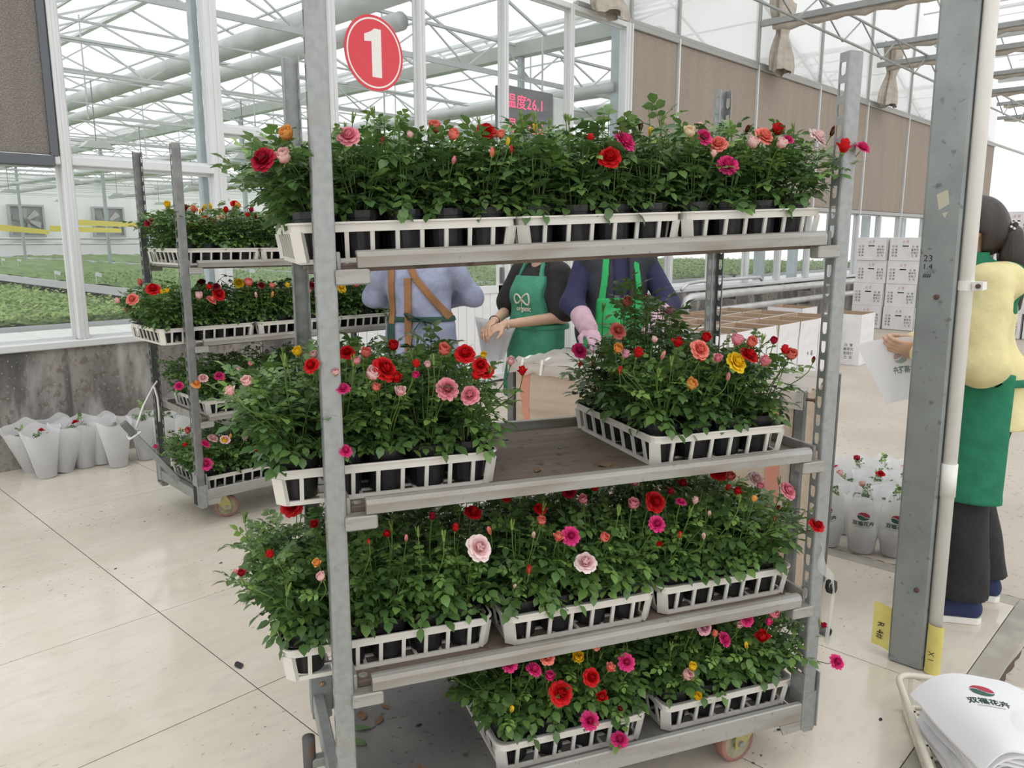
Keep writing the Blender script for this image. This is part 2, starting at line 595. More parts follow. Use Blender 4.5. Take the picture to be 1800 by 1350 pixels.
# white ribbed doors in the middle of the glass wall
M_door = pm('white_door_panel', (.80, .81, .81), .45, 0, var=(3, (.72, .74, .74), .4, .7))
bar(3.58, 8.12, .02, .09)
for k, (x0, x1) in enumerate([(3.60, 4.93), (5.0, 6.04), (6.10, 7.09), (7.15, 8.12)]):
    mb = MB()
    for a in ((x0, x1, .09, .16), (x0, x1, .95, 1.03), (x0, x1, 2.24, 2.30), (x0, x0 + .06, .16, 2.24), (x1 - .06, x1, .16, 2.24)):
        mb.box(a[0], a[1], WALL_Y + .02, WALL_Y + .06, a[2], a[3])
    d = struct(mb.build('door_%d' % (k + 1), M_door))
    n = int((x1 - x0 - .12) / .11)
    w = (x1 - x0 - .12) / n
    pl = MB()
    pl.cbox(.002, w - .002, 0, .018, .16, .95, .004)
    pme = pl.mesh('plank', M_door)
    for q in range(n):
        put('plank', pme, d, T(x0 + .06 + q * w, WALL_Y + .03, 0))
    mb = MB()
    mb.add([(x0 + .06, WALL_Y + .04, 1.03), (x1 - .06, WALL_Y + .04, 1.03), (x1 - .06, WALL_Y + .04, 2.24), (x0 + .06, WALL_Y + .04, 2.24)], [(0, 1, 2, 3)])
    mb.build('pane', M_glass, d)
    mb = MB()
    mb.cbox(x1 - .045, x1 - .02, WALL_Y - .015, WALL_Y + .02, 1.05, 1.22, .004)
    mb.build('door_handle', M_darksteel, d)

# ------------------------------------------------------------------ brown cooling pads
def pad_mat(name, c0, c1):
    m, nt, b, out = node_mat(name)
    gp = nt.nodes.new('ShaderNodeNewGeometry')
    mp = nt.nodes.new('ShaderNodeMapping')
    mp.inputs['Scale'].default_value = (1, 1, 1)
    nt.links.new(gp.outputs['Position'], mp.inputs[0])
    vo = nt.nodes.new('ShaderNodeTexVoronoi')
    vo.inputs['Scale'].default_value = 130
    nt.links.new(mp.outputs[0], vo.inputs['Vector'])
    mp2 = nt.nodes.new('ShaderNodeMapping')
    mp2.inputs['Scale'].default_value = (6, 6, .5)
    nt.links.new(gp.outputs['Position'], mp2.inputs[0])
    n = nt.nodes.new('ShaderNodeTexNoise')
    n.inputs['Scale'].default_value = 1.2
    n.inputs['Detail'].default_value = 5
    nt.links.new(mp2.outputs[0], n.inputs['Vector'])
    x = nt.nodes.new('ShaderNodeMix')
    x.data_type = 'RGBA'
    x.inputs['A'].default_value = (*c0, 1)
    x.inputs['B'].default_value = (*c1, 1)
    nt.links.new(n.outputs['Fac'], x.inputs['Factor'])
    x2 = nt.nodes.new('ShaderNodeMix')
    x2.data_type = 'RGBA'
    x2.blend_type = 'MULTIPLY'
    x2.inputs['Factor'].default_value = .8
    r = nt.nodes.new('ShaderNodeMapRange')
    r.inputs['From Min'].default_value = .0
    r.inputs['From Max'].default_value = .55
    r.inputs['To Min'].default_value = .55
    r.inputs['To Max'].default_value = 1.15
    nt.links.new(vo.outputs['Distance'], r.inputs['Value'])
    nt.links.new(x.outputs['Result'], x2.inputs['A'])
    nt.links.new(r.outputs[0], x2.inputs['B'])
    nt.links.new(x2.outputs['Result'], b.inputs['Base Color'])
    b.inputs['Roughness'].default_value = .9
    bp = nt.nodes.new('ShaderNodeBump')
    bp.inputs['Strength'].default_value = .6
    bp.inputs['Distance'].default_value = .01
    nt.links.new(vo.outputs['Distance'], bp.inputs['Height'])
    nt.links.new(bp.outputs[0], b.inputs['Normal'])
    return m
M_pad = pad_mat('brown_cooling_pad', (.30, .25, .205), (.38, .32, .265))
M_pad2 = pad_mat('grey_brown_cooling_pad', (.185, .165, .15), (.26, .235, .21))
M_padframe = pm('dark_pad_frame', (.13, .14, .155), .5, .4)
M_padrail = pm('grey_pad_rail', (.38, .38, .36), .5, .3)
def pad(x0, x1, m, label, fm, left=False):
    mb = MB()
    mb.cbox(x0 + .012, x1 - .012, WALL_Y + .0, WALL_Y + .12, 2.06, 3.99, .008)
    o = tag(mb.build('cooling_pad', m), label, 'cooling pad', 'brown cooling pads set in the greenhouse wall')
    mb = MB()
    mb.cbox(x0, x1, WALL_Y - .03, WALL_Y + .14, 1.985, 2.055, .006)
    mb.build('bottom_channel', fm, o)
    mb = MB()
    mb.cbox(x0, x1, WALL_Y - .03, WALL_Y + .14, 3.99, 4.05, .006)
    mb.build('top_channel', M_padrail, o)
    if left:
        mb = MB()
        mb.cbox(x1 - .02, x1 + .03, WALL_Y - .02, WALL_Y + .1, 2.05, 3.99, .006)
        mb.build('side_channel', fm, o)
    return o
pad(.83, 1.79, M_pad2, 'dark grey-brown cooling pad at the upper left edge above the stained wall', M_padframe, True)
ordn = ['first', 'second', 'third', 'fourth', 'fifth', 'sixth', 'seventh', 'eighth', 'ninth', 'tenth']
PX = [8.23, 9.28, 11.46, 13.7, 15.9, 18.25, 20.6, 23.0, 25.4]
for i in range(len(PX) - 1):
    pad(PX[i] + .012, PX[i + 1] - .012, M_pad, 'tan cooling pad above the right windows, %s from the glass section' % ordn[i], M_padrail)
    mb = MB()
    mb.cbox(PX[i] - .014, PX[i] + .014, WALL_Y - .035, WALL_Y + .02, 1.985, 4.05, .004)
    struct(mb.build('trim_4', M_white))
# lower right windows, with blue-grey posts behind some of them
for i in range(len(XR) - 1):
    if i:
        mullion(XR[i], .835, 1.985, .06)
    window(XR[i] + .04, XR[i + 1] - .04, .84, 1.98)
for x in (9.12, 12.30, 13.55, 16.9, 19.0, 22.5):
    mb = MB()
    mb.cbox(x - .09, x + .05, WALL_Y + .14, WALL_Y + .28, 0, 4.2, .01)
    struct(mb.build('trim_5', M_bluegrey))
for x, w in ((2.875, .06), (8.30, .16), (5.02, .05)):
    mb = MB()
    mb.cbox(x - w / 2, x + w / 2, WALL_Y + .13, WALL_Y + .13 + w, 0, 4.4, .01)
    struct(mb.build('trim_5', M_bluegrey))

# ------------------------------------------------------------------ translucent panels above the pads
M_pc = sheet_mat('frosted_polycarbonate', (.95, .955, .96), .42, .75, .35)
w_up = MB()
w_up.cbox(7.2, 32, WALL_Y - .02, WALL_Y + .06, 4.05, 4.10, .005)
w_up = struct(w_up.build('wall_upper', M_padrail), 'frosted upper wall above the tan cooling pads')
for i in range(len(PX) - 1):
    mb = MB()
    mb.box(PX[i] + .02, PX[i + 1] - .02, WALL_Y + .01, WALL_Y + .02, 4.10, 6.9)
    mb.build('frosted_panel', M_pc, w_up)
    mb = MB()
    mb.cbox(PX[i] - .02, PX[i] + .02, WALL_Y - .02, WALL_Y + .05, 4.10, 6.9, .004)
    mb.build('panel_joint', M_padrail, w_up)
mb = MB()
mb.box(-6, 8.2, WALL_Y + .01, WALL_Y + .02, 4.08, 6.9)
mb.build('frosted_panel', M_pc, w_up)

# ------------------------------------------------------------------ roofs
M_roof = sheet_mat('roof_glazing', (.93, .95, .96), .78, .7, .4)
M_frame = pm('roof_frame_galvanised', (.54, .565, .575), .5, .2)
M_gutter = pm('roof_gutter_pale', (.56, .59, .58), .45, .2, var=(3, (.46, .49, .48), .4, .7))
ceil = struct(empty('ceiling', T(0, 0, 0)), 'greenhouse roof of pale glazing on steel trusses')
def roof(xs, y0, y1, zg, zr, step, nbars):
    for k in range(len(xs) - 1):
        a, c = xs[k], xs[k + 1]
        mid = (a + c) / 2
        for (p, q) in ((a, mid), (c, mid)):
            mb = MB()
            mb.add([(p, y0, zg + .16), (q, y0, zr), (q, y1, zr), (p, y1, zg + .16)], [(0, 1, 2, 3)])
            mb.build('roof_panel', M_roof, ceil)
            mb = MB()
            y = y0
            while y <= y1:
                mb.tube([(p, y, zg + .13), (q, y, zr - .03)], .021, 4)
                y += step
            for f in range(1, nbars + 1):
                t = f / (nbars + 1)
                mb.tube([(p + (q - p) * t, y0, zg + .12 + (zr - zg - .16) * t), (p + (q - p) * t, y1, zg + .12 + (zr - zg - .16) * t)], .018, 4)
            mb.build('glazing_bars', M_frame, ceil)
        mb = MB()
        mb.tube([(mid, y0, zr), (mid, y1, zr)], .05, 6)
        mb.build('ridge', M_frame, ceil)
    for a in xs:
        mb = MB()
        mb.prism([(-.13, .16), (-.08, 0), (.08, 0), (.13, .16), (.11, .16), (.07, .02), (-.07, .02), (-.11, .16)], 0, y1 - y0, 0, basis((a, y1, zg), (1, 0, 0), (0, 0, 1), (0, -1, 0)))
        mb.build('gutter', M_gutter, ceil)
def truss(x0, x1, y, z, h, n):
    mb = MB()
    mb.box(x0, x1, y - .025, y + .025, z - .03, z + .03)
    mb.tube([(x0, y, z + h), (x1, y, z + h)], .025, 5)
    for k in range(n):
        a, c = x0 + (x1 - x0) * k / n, x0 + (x1 - x0) * (k + 1) / n
        m_ = (a + c) / 2
        mb.tube([(a, y, z), (m_, y, z + h), (c, y, z)], .014, 4, cap=False)
    mb.build('truss', M_frame, ceil)
GX = [-2.6, 2.9, 8.45, 13.9, 19.4, 24.9]
roof(GX, 6.0, 40.0, 4.0, 5.25, 1.35, 2)
for k, y in enumerate((7.9, 11.9, 15.9, 19.9, 23.9, 27.9, 31.9, 35.9)):
    truss(-2.6, 24.9, y, 3.72, .42, 22)
for a in GX:
    for y in ((7.9, 15.9, 23.9, 31.9) if a > 5 else (19.9, 31.9)):
        mb = MB()
        mb.cbox(a - .04, a + .04, y - .04, y + .04, 0, 4.0, .008)
        mb.build('column', M_bluegrey, ceil)
# air ducts and heating pipes hung under the roof
for (x, z, r) in ((5.35, 3.98, .13), (4.9, 3.5, .085), (8.2, 3.35, .06), (10.9, 3.95, .13), (10.3, 3.5, .085), (14.2, 3.4, .07), (16.4, 3.95, .13), (21.8, 3.95, .13)):
    mb = MB()
    mb.tube([(x, 6.1, z), (x, 39.5, z)], r, 12)
    mb.build('air_duct', M_gutter, ceil, True)
for q in range(16):
    y = 7.0 + q * 1.9
    for z in (3.45, 3.2 - .02 * (q % 3)):
        mb = MB()
        mb.tube([(-2, y, z), (24, y, z)], .012, 4)
        mb.build('screen_wire', M_frame, ceil)
for (x, y, z0) in [(a + dx, y, 3.2) for a in GX[:5] for dx in (1.4, 4.0) for y in (9, 12.5, 17, 22)]:
    mb = MB()
    mb.tube([(x, y, z0), (x, y, 4.6)], .012, 4)
    mb.build('hanger_rod', M_frame, ceil)
# nearer bay
GX2 = [-8.1, -2.6, 2.9, 8.4, 13.9, 19.4, 24.9, 30.4]
roof(GX2, -8.0, 5.85, 5.6, 6.85, 1.5, 2)
for y in (-4.6, .77):
    truss(-8.1, 30.4, y, 5.1, .45, 28)
M_cloth = pm('faded_shade_cloth', (.52, .47, .40), .85, 0, var=((4, 4, 14), (.40, .36, .31), .4, .7), bump=(18, .5, .02))
for i, (x, z) in enumerate([(11.45, 4.62), (16.0, 5.06), (16.15, 4.74), (20.4, 5.06), (20.6, 4.72), (25.0, 5.06), (25.2, 4.72), (6.2, 5.06), (1.0, 5.06)]):
    mb = MB()
    mb.cbox(x - .03, x + .03, -6, 5.86, z - .04, z + .05, .008)
    bm_ = mb.build('shade_beam', M_galv, ceil)
    mb = MB()
    n = 90
    pts = [(x + .07 + .012 * math.sin(k * .9 + i), -6 + 11.7 * k / n, z - .05 + .012 * math.sin(k * 1.7 + i)) for k in range(n + 1)]
    mb.tube(pts, [.055 + .014 * math.sin(k * 2.3 + i * 2) + .01 * random.random() for k in range(n + 1)], 8)
    mb.build('rolled_shade', M_cloth, bm_, True)
for (y, z, zz) in ((4.9, 4.36, 4.36), (5.0, 4.80, 4.80), (1.8, 4.8, 4.8), (-1.5, 4.8, 4.8)):
    mb = MB()
    mb.tube([(3, y, z), (31, y, zz)], .022, 6)
    mb.build('drive_rod', M_galv, ceil)
mb = MB()
for k in range(14):
    x = 9 + k * 1.6
    mb.tube([(x, 4.95, 4.36), (x + .8, 5.0, 4.8)], .012, 4, cap=False)
    mb.tube([(x + .8, 5.0, 4.8), (x + 1.6, 4.95, 4.36)], .012, 4, cap=False)
mb.build('rod_bracing', M_galv, ceil)
# gathered shade-cloth ends hanging against the wall
def cloth_bundle(x, z0, z1, w, label, seed):
    rnd = random.Random(seed)
    ph = [rnd.uniform(0, 6) for _ in range(6)]
    mb = MB()
    def fn(u, v):
        th = 2 * PI * v
        z = z1 + (z0 - z1) * u
        pinch = .45 + .55 * abs(math.cos(PI * (u * 1.15 - .05 + .04 * math.sin(ph[5]))))
        r = w * pinch * (1 + .22 * math.sin(5 * th + ph[0] + 2 * u) + .12 * math.sin(11 * th + ph[1]))
        return (x + r * math.cos(th) + .03 * math.sin(4 * u + ph[2]), WALL_Y - .20 + .42 * r * math.sin(th), z + .03 * math.sin(3 * th + ph[3]))
    mb.grid(fn, 18, 40)
    o = mb.build('shade_cloth', M_cloth, None, True)
    tag(o, label, 'cloth', 'gathered shade cloth hanging on the wall')
cloth_bundle(11.80, 3.98, 4.98, .27, 'faded cloth bundle tied at the first shade beam, nearest the glass', 1)
cloth_bundle(16.40, 4.02, 5.15, .28, 'faded cloth bundle hanging at the second shade beam along the wall', 2)
cloth_bundle(21.0, 4.05, 5.15, .28, 'faded cloth bundle at the far beam beside the white pipe', 3)
cloth_bundle(7.55, 3.98, 4.5, .26, 'faded cloth bundle above the corner where glass meets tan pads', 4)

# ------------------------------------------------------------------ seedling hall behind the glass
M_bench = pm('white_bench_metal', (.72, .74, .74), .4, .2)
M_benchdark = pm('dark_bench_legs', (.05, .05, .055), .6, .2)
M_slat = pm('white_bench_slats', (.84, .84, .81), .5, 0, var=(3, (.74, .75, .72), .4, .7))
M_seed = tint_mat('seedling_leaf', (.10, .20, .045), (.34, .46, .15), .6, .2, .3, .1)
eb = MB()
eb.cbox(-3, 24, 6.2, 6.26, .68, .77, .004)
eb.cbox(-3, 24, 7.12, 7.18, .68, .77, .004)
eb = tag(eb.build('empty_bench', M_bench), 'empty white slatted bench just inside the greenhouse windows', 'bench')
pl = MB()
pl.cbox(.004, .296, 6.2, 7.18, .77, .782, .003)
pme = pl.mesh('slat', M_slat)
for k in range(90):
    put('slat', pme, eb, T(-3 + .3 * k, 0, 0))
for k in range(10):
    mb = MB()
    mb.box(-2.8 + 2.9 * k, -2.74 + 2.9 * k, 6.2, 7.18, 0, .68)
    mb.build('leg', M_benchdark, eb)
def leaflet_quad(mb, p, l, w, az, el, tint):
    d = Vector((math.cos(az) * math.cos(el), math.sin(az) * math.cos(el), math.sin(el)))
    s_ = Vector((-math.sin(az), math.cos(az), 0)) * w
    p = Vector(p)
    mb.add([p, p + d * l * .5 + s_, p + d * l, p + d * l * .5 - s_], [(0, 1, 2, 3)], c=tint)
benches = [(-3.2, 3.35, 'seedling bench in front of the left windows, full of bright green young plants', .78), (4.45, 9.0, 'seedling bench behind the far trolley with blue-green young plants', .5), (9.4, 13.9, 'seedling bench seen under the top shelf, first right of the workers', .6), (14.3, 19.0, 'seedling bench seen through the right windows left of the carton stack', .65), (19.4, 25.0, 'seedling bench behind the white carton stack at the far right', .6)]
for bi, (x0, x1, label, tb) in enumerate(benches):
    ny = 7.42 if bi == 0 else 7.6
    b = tag(empty('seedling_bench', T((x0 + x1) / 2, ny, 0)), label, 'bench')
    inv = T((x0 + x1) / 2, ny, 0).inverted()
    mb = MB()
    for a in ((x0, x1, ny, ny + .04), (x0, x1, 38.4, 38.44), (x0, x0 + .04, ny, 38.44), (x1 - .04, x1, ny, 38.44)):
        mb.box(a[0], a[1], a[2], a[3], .68, .80, 0, inv)
    mb.build('frame', M_bench, b)
    mb = MB()
    mb.box(x0 + .04, x1 - .04, ny + .04, 38.4, .74, .765, 0, inv)
    mb.build('bench_bed', M_benchdark, b)
    for q in range(8):
        mb = MB()
        mb.box(x0 + .15, x0 + .22, ny + .3 + q * 4.2, ny + .37 + q * 4.2, 0, .74, 0, inv)
        mb.box(x1 - .22, x1 - .15, ny + .3 + q * 4.2, ny + .37 + q * 4.2, 0, .74, 0, inv)
        mb.box(x0 + .15, x1 - .15, ny + .3 + q * 4.2, ny + .37 + q * 4.2, .35, .4, 0, inv)
        mb.build('trestle', M_benchdark, b)
    mb = MB()
    rnd = random.Random(50 + bi)
    def hz(u, v):
        y = ny + .05 + (30.9) * (v ** 1.6)
        x = x0 + .05 + (x1 - x0 - .1) * u
        z = .80 + .03 * math.sin(x * 9 + y * 3) * math.sin(y * 7 - x * 4) + rnd.uniform(-.015, .02)
        return (x, y, z)
    mb.grid(hz, 40, 90, 0, inv, cfn=lambda u, v: min(1, max(0, tb - .25 + rnd.uniform(-.25, .25))))
    nl = 9000 if bi == 0 else 6500
    for q in range(nl):
        y = ny + .06 + 10 * rnd.random() ** 1.7
        x = rnd.uniform(max(x0, 1.0) if bi == 0 else x0, x1) if bi < 2 else rnd.uniform(x0, x1)
        p = inv @ Vector((x, y, .79 + .075 * rnd.random() ** .6))
        leaflet_quad(mb, p, rnd.uniform(.045, .075), rnd.uniform(.016, .026), rnd.uniform(0, 6.28), rnd.uniform(-.3, .7), min(1, max(0, tb + rnd.uniform(-.45, .35))))
    o = mb.build('seedlings', M_seed, b)
    o['kind'] = 'stuff'
# plant labels stuck in the beds
for i, (u, v) in enumerate([(4, 458), (32, 460), (98, 488), (170, 492), (256, 476), (360, 482), (440, 484)]):
    p = atz(u, v + 8, .80)
    p.z = .79
    mb = MB()
    mb.box(-.006, .006, -.001, .001, 0, .14)
    mb.box(-.05, .05, -.0012, .0012, .14, .20, 0, Matrix.Rotation(.25, 4, 'Y'))
    o = mb.build('plant_marker', M_white, None, False, T(p.x, p.y, p.z, -.7))
    tag(o, 'white plant marker in the seedling beds, %s from the left edge' % ordn[i], 'marker', 'white markers in the seedling beds')
# far white wall with exhaust fans
far = MB()
far.box(-4, 30, 40.0, 40.2, -.01, 4.3)
far = struct(far.build('wall_far', pm('far_white_wall', (.90, .91, .91), .6)), 'white far end wall of the greenhouse with exhaust fans')
M_fan = pm('grey_fan_blades', (.33, .34, .35), .4, .6)
M_fanframe = pm('fan_frame_grey', (.45, .46, .47), .4, .5)
for k in range(6):
    x = 7.35 + 3.42 * k
    f = tag(empty('exhaust_fan', T(x, 39.98, 2.28)), 'square exhaust fan in the far white wall, %s from the left' % ordn[k], 'fan', 'exhaust fans in the far wall')
    mb = MB()
    for a in ((-.7, .7, -.7, -.62), (-.7, .7, .62, .7), (-.7, -.62, -.62, .62), (.62, .7, -.62, .62)):
        mb.box(a[0], a[1], -.22, 0, a[2], a[3])
    mb.build('frame', M_fanframe, f)
    mb = MB()
    mb.box(-.62, .62, -.03, -.005, -.62, .62)
    mb.build('shutter', M_fan, f)
    bl = MB()
    bl.add([(.08, -.02, -.02), (.56, -.05, -.15), (.58, .03, .12), (.08, .02, .08)], [(0, 1, 2, 3), (3, 2, 1, 0)])
    bme = bl.mesh('blade', M_padrail)
    for q in range(6):
        put('blade', bme, f, Matrix.Translation((0, -.14, 0)) @ Matrix.Rotation(q * PI / 3 + .3, 4, 'Y'))
    mb = MB()
    mb.lathe([(.1, -.08), (.1, .08)], 12, 0, Matrix.Translation((0, -.14, 0)) @ Matrix.Rotation(PI / 2, 4, 'X'))
    mb.build('hub', M_darksteel, f)
M_pipe = pm('silver_heating_pipe', (.62, .63, .63), .38, .4, var=(5, (.5, .5, .49), .4, .7))
for i, (y, z) in enumerate(((38.9, 1.52), (38.9, 1.28))):
    mb = MB()
    mb.tube([(-3, y, z), (28, y, z)], .045, 8)
    tag(mb.build('heating_pipe', M_pipe, None, True), 'thin heating pipe along the far white wall, %s of two' % ('upper' if i == 0 else 'lower'), 'pipe')
M_tape = pm('yellow_sticky_tape', (.95, .76, .02), .5)
for i, (a, c, h) in enumerate((((-40, 403, 11.0), (87, 412, 20.0), .105), ((88, 407, 15.0), (214, 409, 22.0), .11), ((134, 396, 14.0), (262, 400, 20.0), .10))):
    p, q = atd(*a), atd(*c)
    mb = MB()
    d = (q - p).normalized() * .0
    mb.add([p, q, q + Vector((0, 0, h)), p + Vector((0, 0, h)), p + Vector((.004, .004, 0)), q + Vector((.004, .004, 0)), q + Vector((.004, .004, h)), p + Vector((.004, .004, h))],
           [(0, 1, 2, 3), (7, 6, 5, 4), (0, 4, 5, 1), (3, 2, 6, 7), (0, 3, 7, 4), (1, 5, 6, 2)])
    tag(mb.build('sticky_tape', M_tape), 'yellow insect tape stretched over the seedlings, ' + ('at the left picture edge', 'lower one behind the white mullion', 'upper one reaching the far trolley')[i], 'tape', 'yellow insect tapes')
# hanging grow lights
for k, (x, y) in enumerate([(x, y) for y in (12, 16, 20, 25, 30) for x in (4.2, 6.4, 9.2, 12.5, 15.0)]):
    l = empty('grow_light', T(x, y, 2.75))
    tag(l, 'small hanging grow light over the seedlings, %s row from the glass, %s from the left' % (ordn[k // 5], ordn[k % 5]), 'lamp', 'grow lights over the seedlings')
    mb = MB()
    mb.prism([(-.22, 0), (.22, 0), (.12, .09), (-.12, .09)], -.08, .08, 0, Matrix.Rotation(PI / 2, 4, 'X'))
    mb.build('reflector', M_gutter, l)
    mb = MB()
    mb.tube([(0, 0, .08), (0, 0, .9)], .008, 4)
    mb.build('cable', M_darksteel, l)
# two silver heating pipes in front of the right-hand low wall
for i, (z, r) in enumerate(((.735, .055), (.51, .05))):
    mb = MB()
    pts = [(9.25, 5.62, .12), (9.25, 5.62, z - .12), (9.29, 5.62, z - .03), (9.4, 5.62, z), (9.6, 5.62, z), (30, 5.62, z)] if i == 0 else [(9.9, 5.64, .12), (9.9, 5.64, z - .1), (10.0, 5.64, z), (30, 5.64, z)]
    mb.tube(pts, r, 12)
    p = tag(mb.build('heating_pipe', M_pipe, None, True), 'silver heating pipe on the low wall behind the cartons, %s of two' % ('upper' if i == 0 else 'lower'), 'pipe')
    for k in range(7):
        mb = MB()
        mb.box(10.6 + 2.6 * k, 10.66 + 2.6 * k, 5.60, 5.88, z - .09, z - .05)
        mb.build('bracket', M_darksteel, p)
mb = MB()
mb.tube([(9.35, 5.75, .83), (9.5, 5.75, .91), (9.8, 5.75, .93), (11.6, 5.75, .93), (11.7, 5.75, .88)], .025, 8)
tag(mb.build('return_pipe', M_pipe, None, True), 'thin bent return pipe on the right window sill', 'pipe')
# ================================================================== TROLLEYS
TLEN, TDEP = 1.31, .54
T1M = T(.907, 1.394, 0, R(-26))
T2M = T(1.74, 3.94, 0, R(-3))
def post_mesh(z0, z1):
    """C-channel post, front plate at -y, slotted side flanges"""
    mb = MB()
    w, dp, th = .021, .038, .003
    y0 = -.02
    # front plate with rounded corners
    prof = [(-w, y0 + .006), (-w + .0018, y0 + .0018), (-w + .006, y0), (w - .006, y0), (w - .0018, y0 + .0018), (w, y0 + .006)]
    inner = [(w - th, y0 + .006), (-w + th, y0 + .006)]
    poly = prof + inner
    mb.prism(poly, z0, z1)
    pitch = .05
    nz_ = int((z1 - z0 - .02) / pitch)
    zs = z1 - .015 - nz_ * pitch
    ya, yb = y0 + .006, y0 + dp
    for x, sgn in ((-w, -1), (w, 1)):
        # solid strip at the bottom and the top, then a cell with a hole per slot
        mb.add([(x, ya, z0), (x, yb, z0), (x, yb, zs), (x, ya, zs)], [(0, 1, 2, 3)])
        mb.add([(x, ya, z1 - .015), (x, yb, z1 - .015), (x, yb, z1), (x, ya, z1)], [(0, 1, 2, 3)])
        for k in range(nz_):
            a, b = zs + k * pitch, zs + (k + 1) * pitch
            cy, cz = (ya + yb) / 2 + .002, (a + b) / 2
            hw, hh = .0095, .0165
            outer = [(ya, a), (cy, a), (yb, a), (yb, cz), (yb, b), (cy, b), (ya, b), (ya, cz)]
            # D-shaped slot: straight top, round bottom
            hole = [(cy - hw * .8, cz - hh * .75), (cy, cz - hh), (cy + hw * .8, cz - hh * .75), (cy + hw, cz), (cy + hw * .95, cz + hh), (cy, cz + hh), (cy - hw * .95, cz + hh), (cy - hw, cz)]
            vs = [(x, p, q) for p, q in outer] + [(x, p, q) for p, q in hole] + [(x - sgn * th, p, q) for p, q in hole]
            fs = []
            for i in range(8):
                j = (i + 1) % 8
                fs.append((i, j, 8 + j, 8 + i))
                fs.append((8 + i, 8 + j, 16 + j, 16 + i))
            mb.add(vs, fs)
        xi = x - sgn * th
        mb.add([(x, yb, z0), (xi, yb, z0), (xi, yb, z1), (x, yb, z1)], [(0, 1, 2, 3)])
    return mb.mesh('post', M_galv)
ME = {}
ME['post'] = post_mesh(.135, 1.976)
ME['dark_post'] = post_mesh(.135, 1.976)
ME['dark_post'].materials[0] = pm('dark_post_steel', (.20, .205, .205), .45, .5, var=(16, (.28, .28, .27), .45, .7))  # far trolley posts: same mesh in a darker mottled grey
def simple(name, fn, mat, smooth=False):
    mb = MB()
    fn(mb)
    ME[name] = mb.mesh(name, mat, smooth)
def _foot(mb):
    mb.prism([(-.028, .24), (-.028, .135), (-.012, .116), (.018, .116), (.028, .14), (.028, .24)], -.028, .022, 0, basis((0, 0, 0), (1, 0, 0), (0, 0, 1), (0, -1, 0)))
    mb.cbox(-.028, -.024, -.028, .03, .13, .30, .001)
    mb.cbox(.024, .028, -.028, .03, .13, .30, .001)
simple('corner_foot', _foot, M_galv)
# shelf pieces (origin at the left front post line, z = deck top)
simple('deck', lambda m: m.cbox(.032, 1.278, .012, .528, -.018, 0, .003), M_deck)
def _rail(mb):
    mb.prism([(-.028, -.008), (-.030, .014), (-.026, .024), (-.016, .027), (-.004, .025), (-.004, .019), (-.012, .019), (-.012, -.008)], .062, 1.25, 0, basis((0, 0, 0), (0, 1, 0), (0, 0, 1), (1, 0, 0)))
simple('front_rail', _rail, M_rail)
simple('side_rail', lambda m: m.cbox(.022, .032, -.002, .542, -.012, .025, .002), M_rail)
def _brk(mb):
    mb.cbox(-.004, .066, -.030, .006, -.042, -.0105, .003)
    mb.cbox(-.012, .018, -.018, .010, -.03, -.018, .002)
simple('bracket', _brk, M_rail)
simple('rivet', lambda m: m.lathe([(.011, 0), (.011, .0015), (.006, .003)], 12), pm('bright_rivet', (.62, .61, .58), .3, .6))
# casters
_yx = Matrix.Rotation(PI / 2, 4, 'X')
simple('tyre', lambda m: m.lathe([(.050, -.016), (.060, -.016), (.0625, -.010), (.0625, .010), (.060, .016), (.050, .016)], 28, 0, _yx, capb=False, capt=False), M_tyre, True)
simple('wheel_hub', lambda m: m.lathe([(.0, -.013), (.014, -.0135), (.016, -.010), (.046, -.009), (.051, -.015), (.051, .015), (.046, .009), (.016, .010), (.014, .0135), (0, .013)], 28, 0, _yx, capb=False, capt=False), M_hub)
def _fork(mb):
    for s_ in (-1, 1):
        mb.prism([(-.018, -.014), (.012, -.016), (.075, .055), (.075, .082), (.012, .082), (-.022, .02)], s_ * .024 - .0018, s_ * .024 + .0018, 0, basis((0, 0, .0625), (1, 0, 0), (0, 0, 1), (0, -1, 0)))
    mb.box(.008, .08, -.026, .026, .142, .147)
    mb.lathe([(.03, .145), (.03, .165)], 12, 0, Matrix.Translation((.045, 0, 0)))
simple('fork', _fork, M_fork)
simple('axle_bolt', lambda m: m.lathe([(.010, -.032), (.010, .032)], 8, 0, Matrix.Translation((0, 0, .0625)) @ _yx), M_galv)
simple('base_deck', lambda m: m.cbox(.03, 1.28, .02, .52, .164, .181, .003), M_deckgrey)
def _baserail(mb):
    mb.cbox(.026, 1.284, -.026, -.008, .157, .213, .003)
    mb.box(.026, 1.284, -.008, .02, .157, .162)
    for s_ in (0, 1):
        c = .026 if s_ == 0 else 1.284
        d = 1 if s_ == 0 else -1
        mb.prism([(c, .158), (c + d * .075, .158), (c + d * .062, .125), (c, .128)] if s_ == 0 else [(c, .128), (c + d * .062, .125), (c + d * .075, .158), (c, .158)], -.0255, -.0195, 0, basis((0, 0, 0), (1, 0, 0), (0, 0, 1), (0, 1, 0)))
simple('base_rail', _baserail, M_rail)
simple('base_side_rail', lambda m: m.cbox(-.026, .006, .026, .514, .157, .213, .003), M_galv)
def _sock(mb):
    mb.cbox(-.032, .032, -.004, .04, .155, .285, .003)
simple('post_socket', _sock, M_galv)
simple('socket_bolt', lambda m: m.lathe([(.008, 0), (.008, .006), (.005, .008)], 6, 0, _yx), pm('brass_bolt', (.38, .26, .14), .4, .7))
MIRX = Matrix.Scale(-1, 4, (1, 0, 0))
MIRY = Matrix.Scale(-1, 4, (0, 1, 0))
def shelf_matrix(z, tilt):
    return Matrix.Translation((0, 0, z)) @ Matrix.Rotation(-math.atan(tilt / TLEN), 4, 'Y')
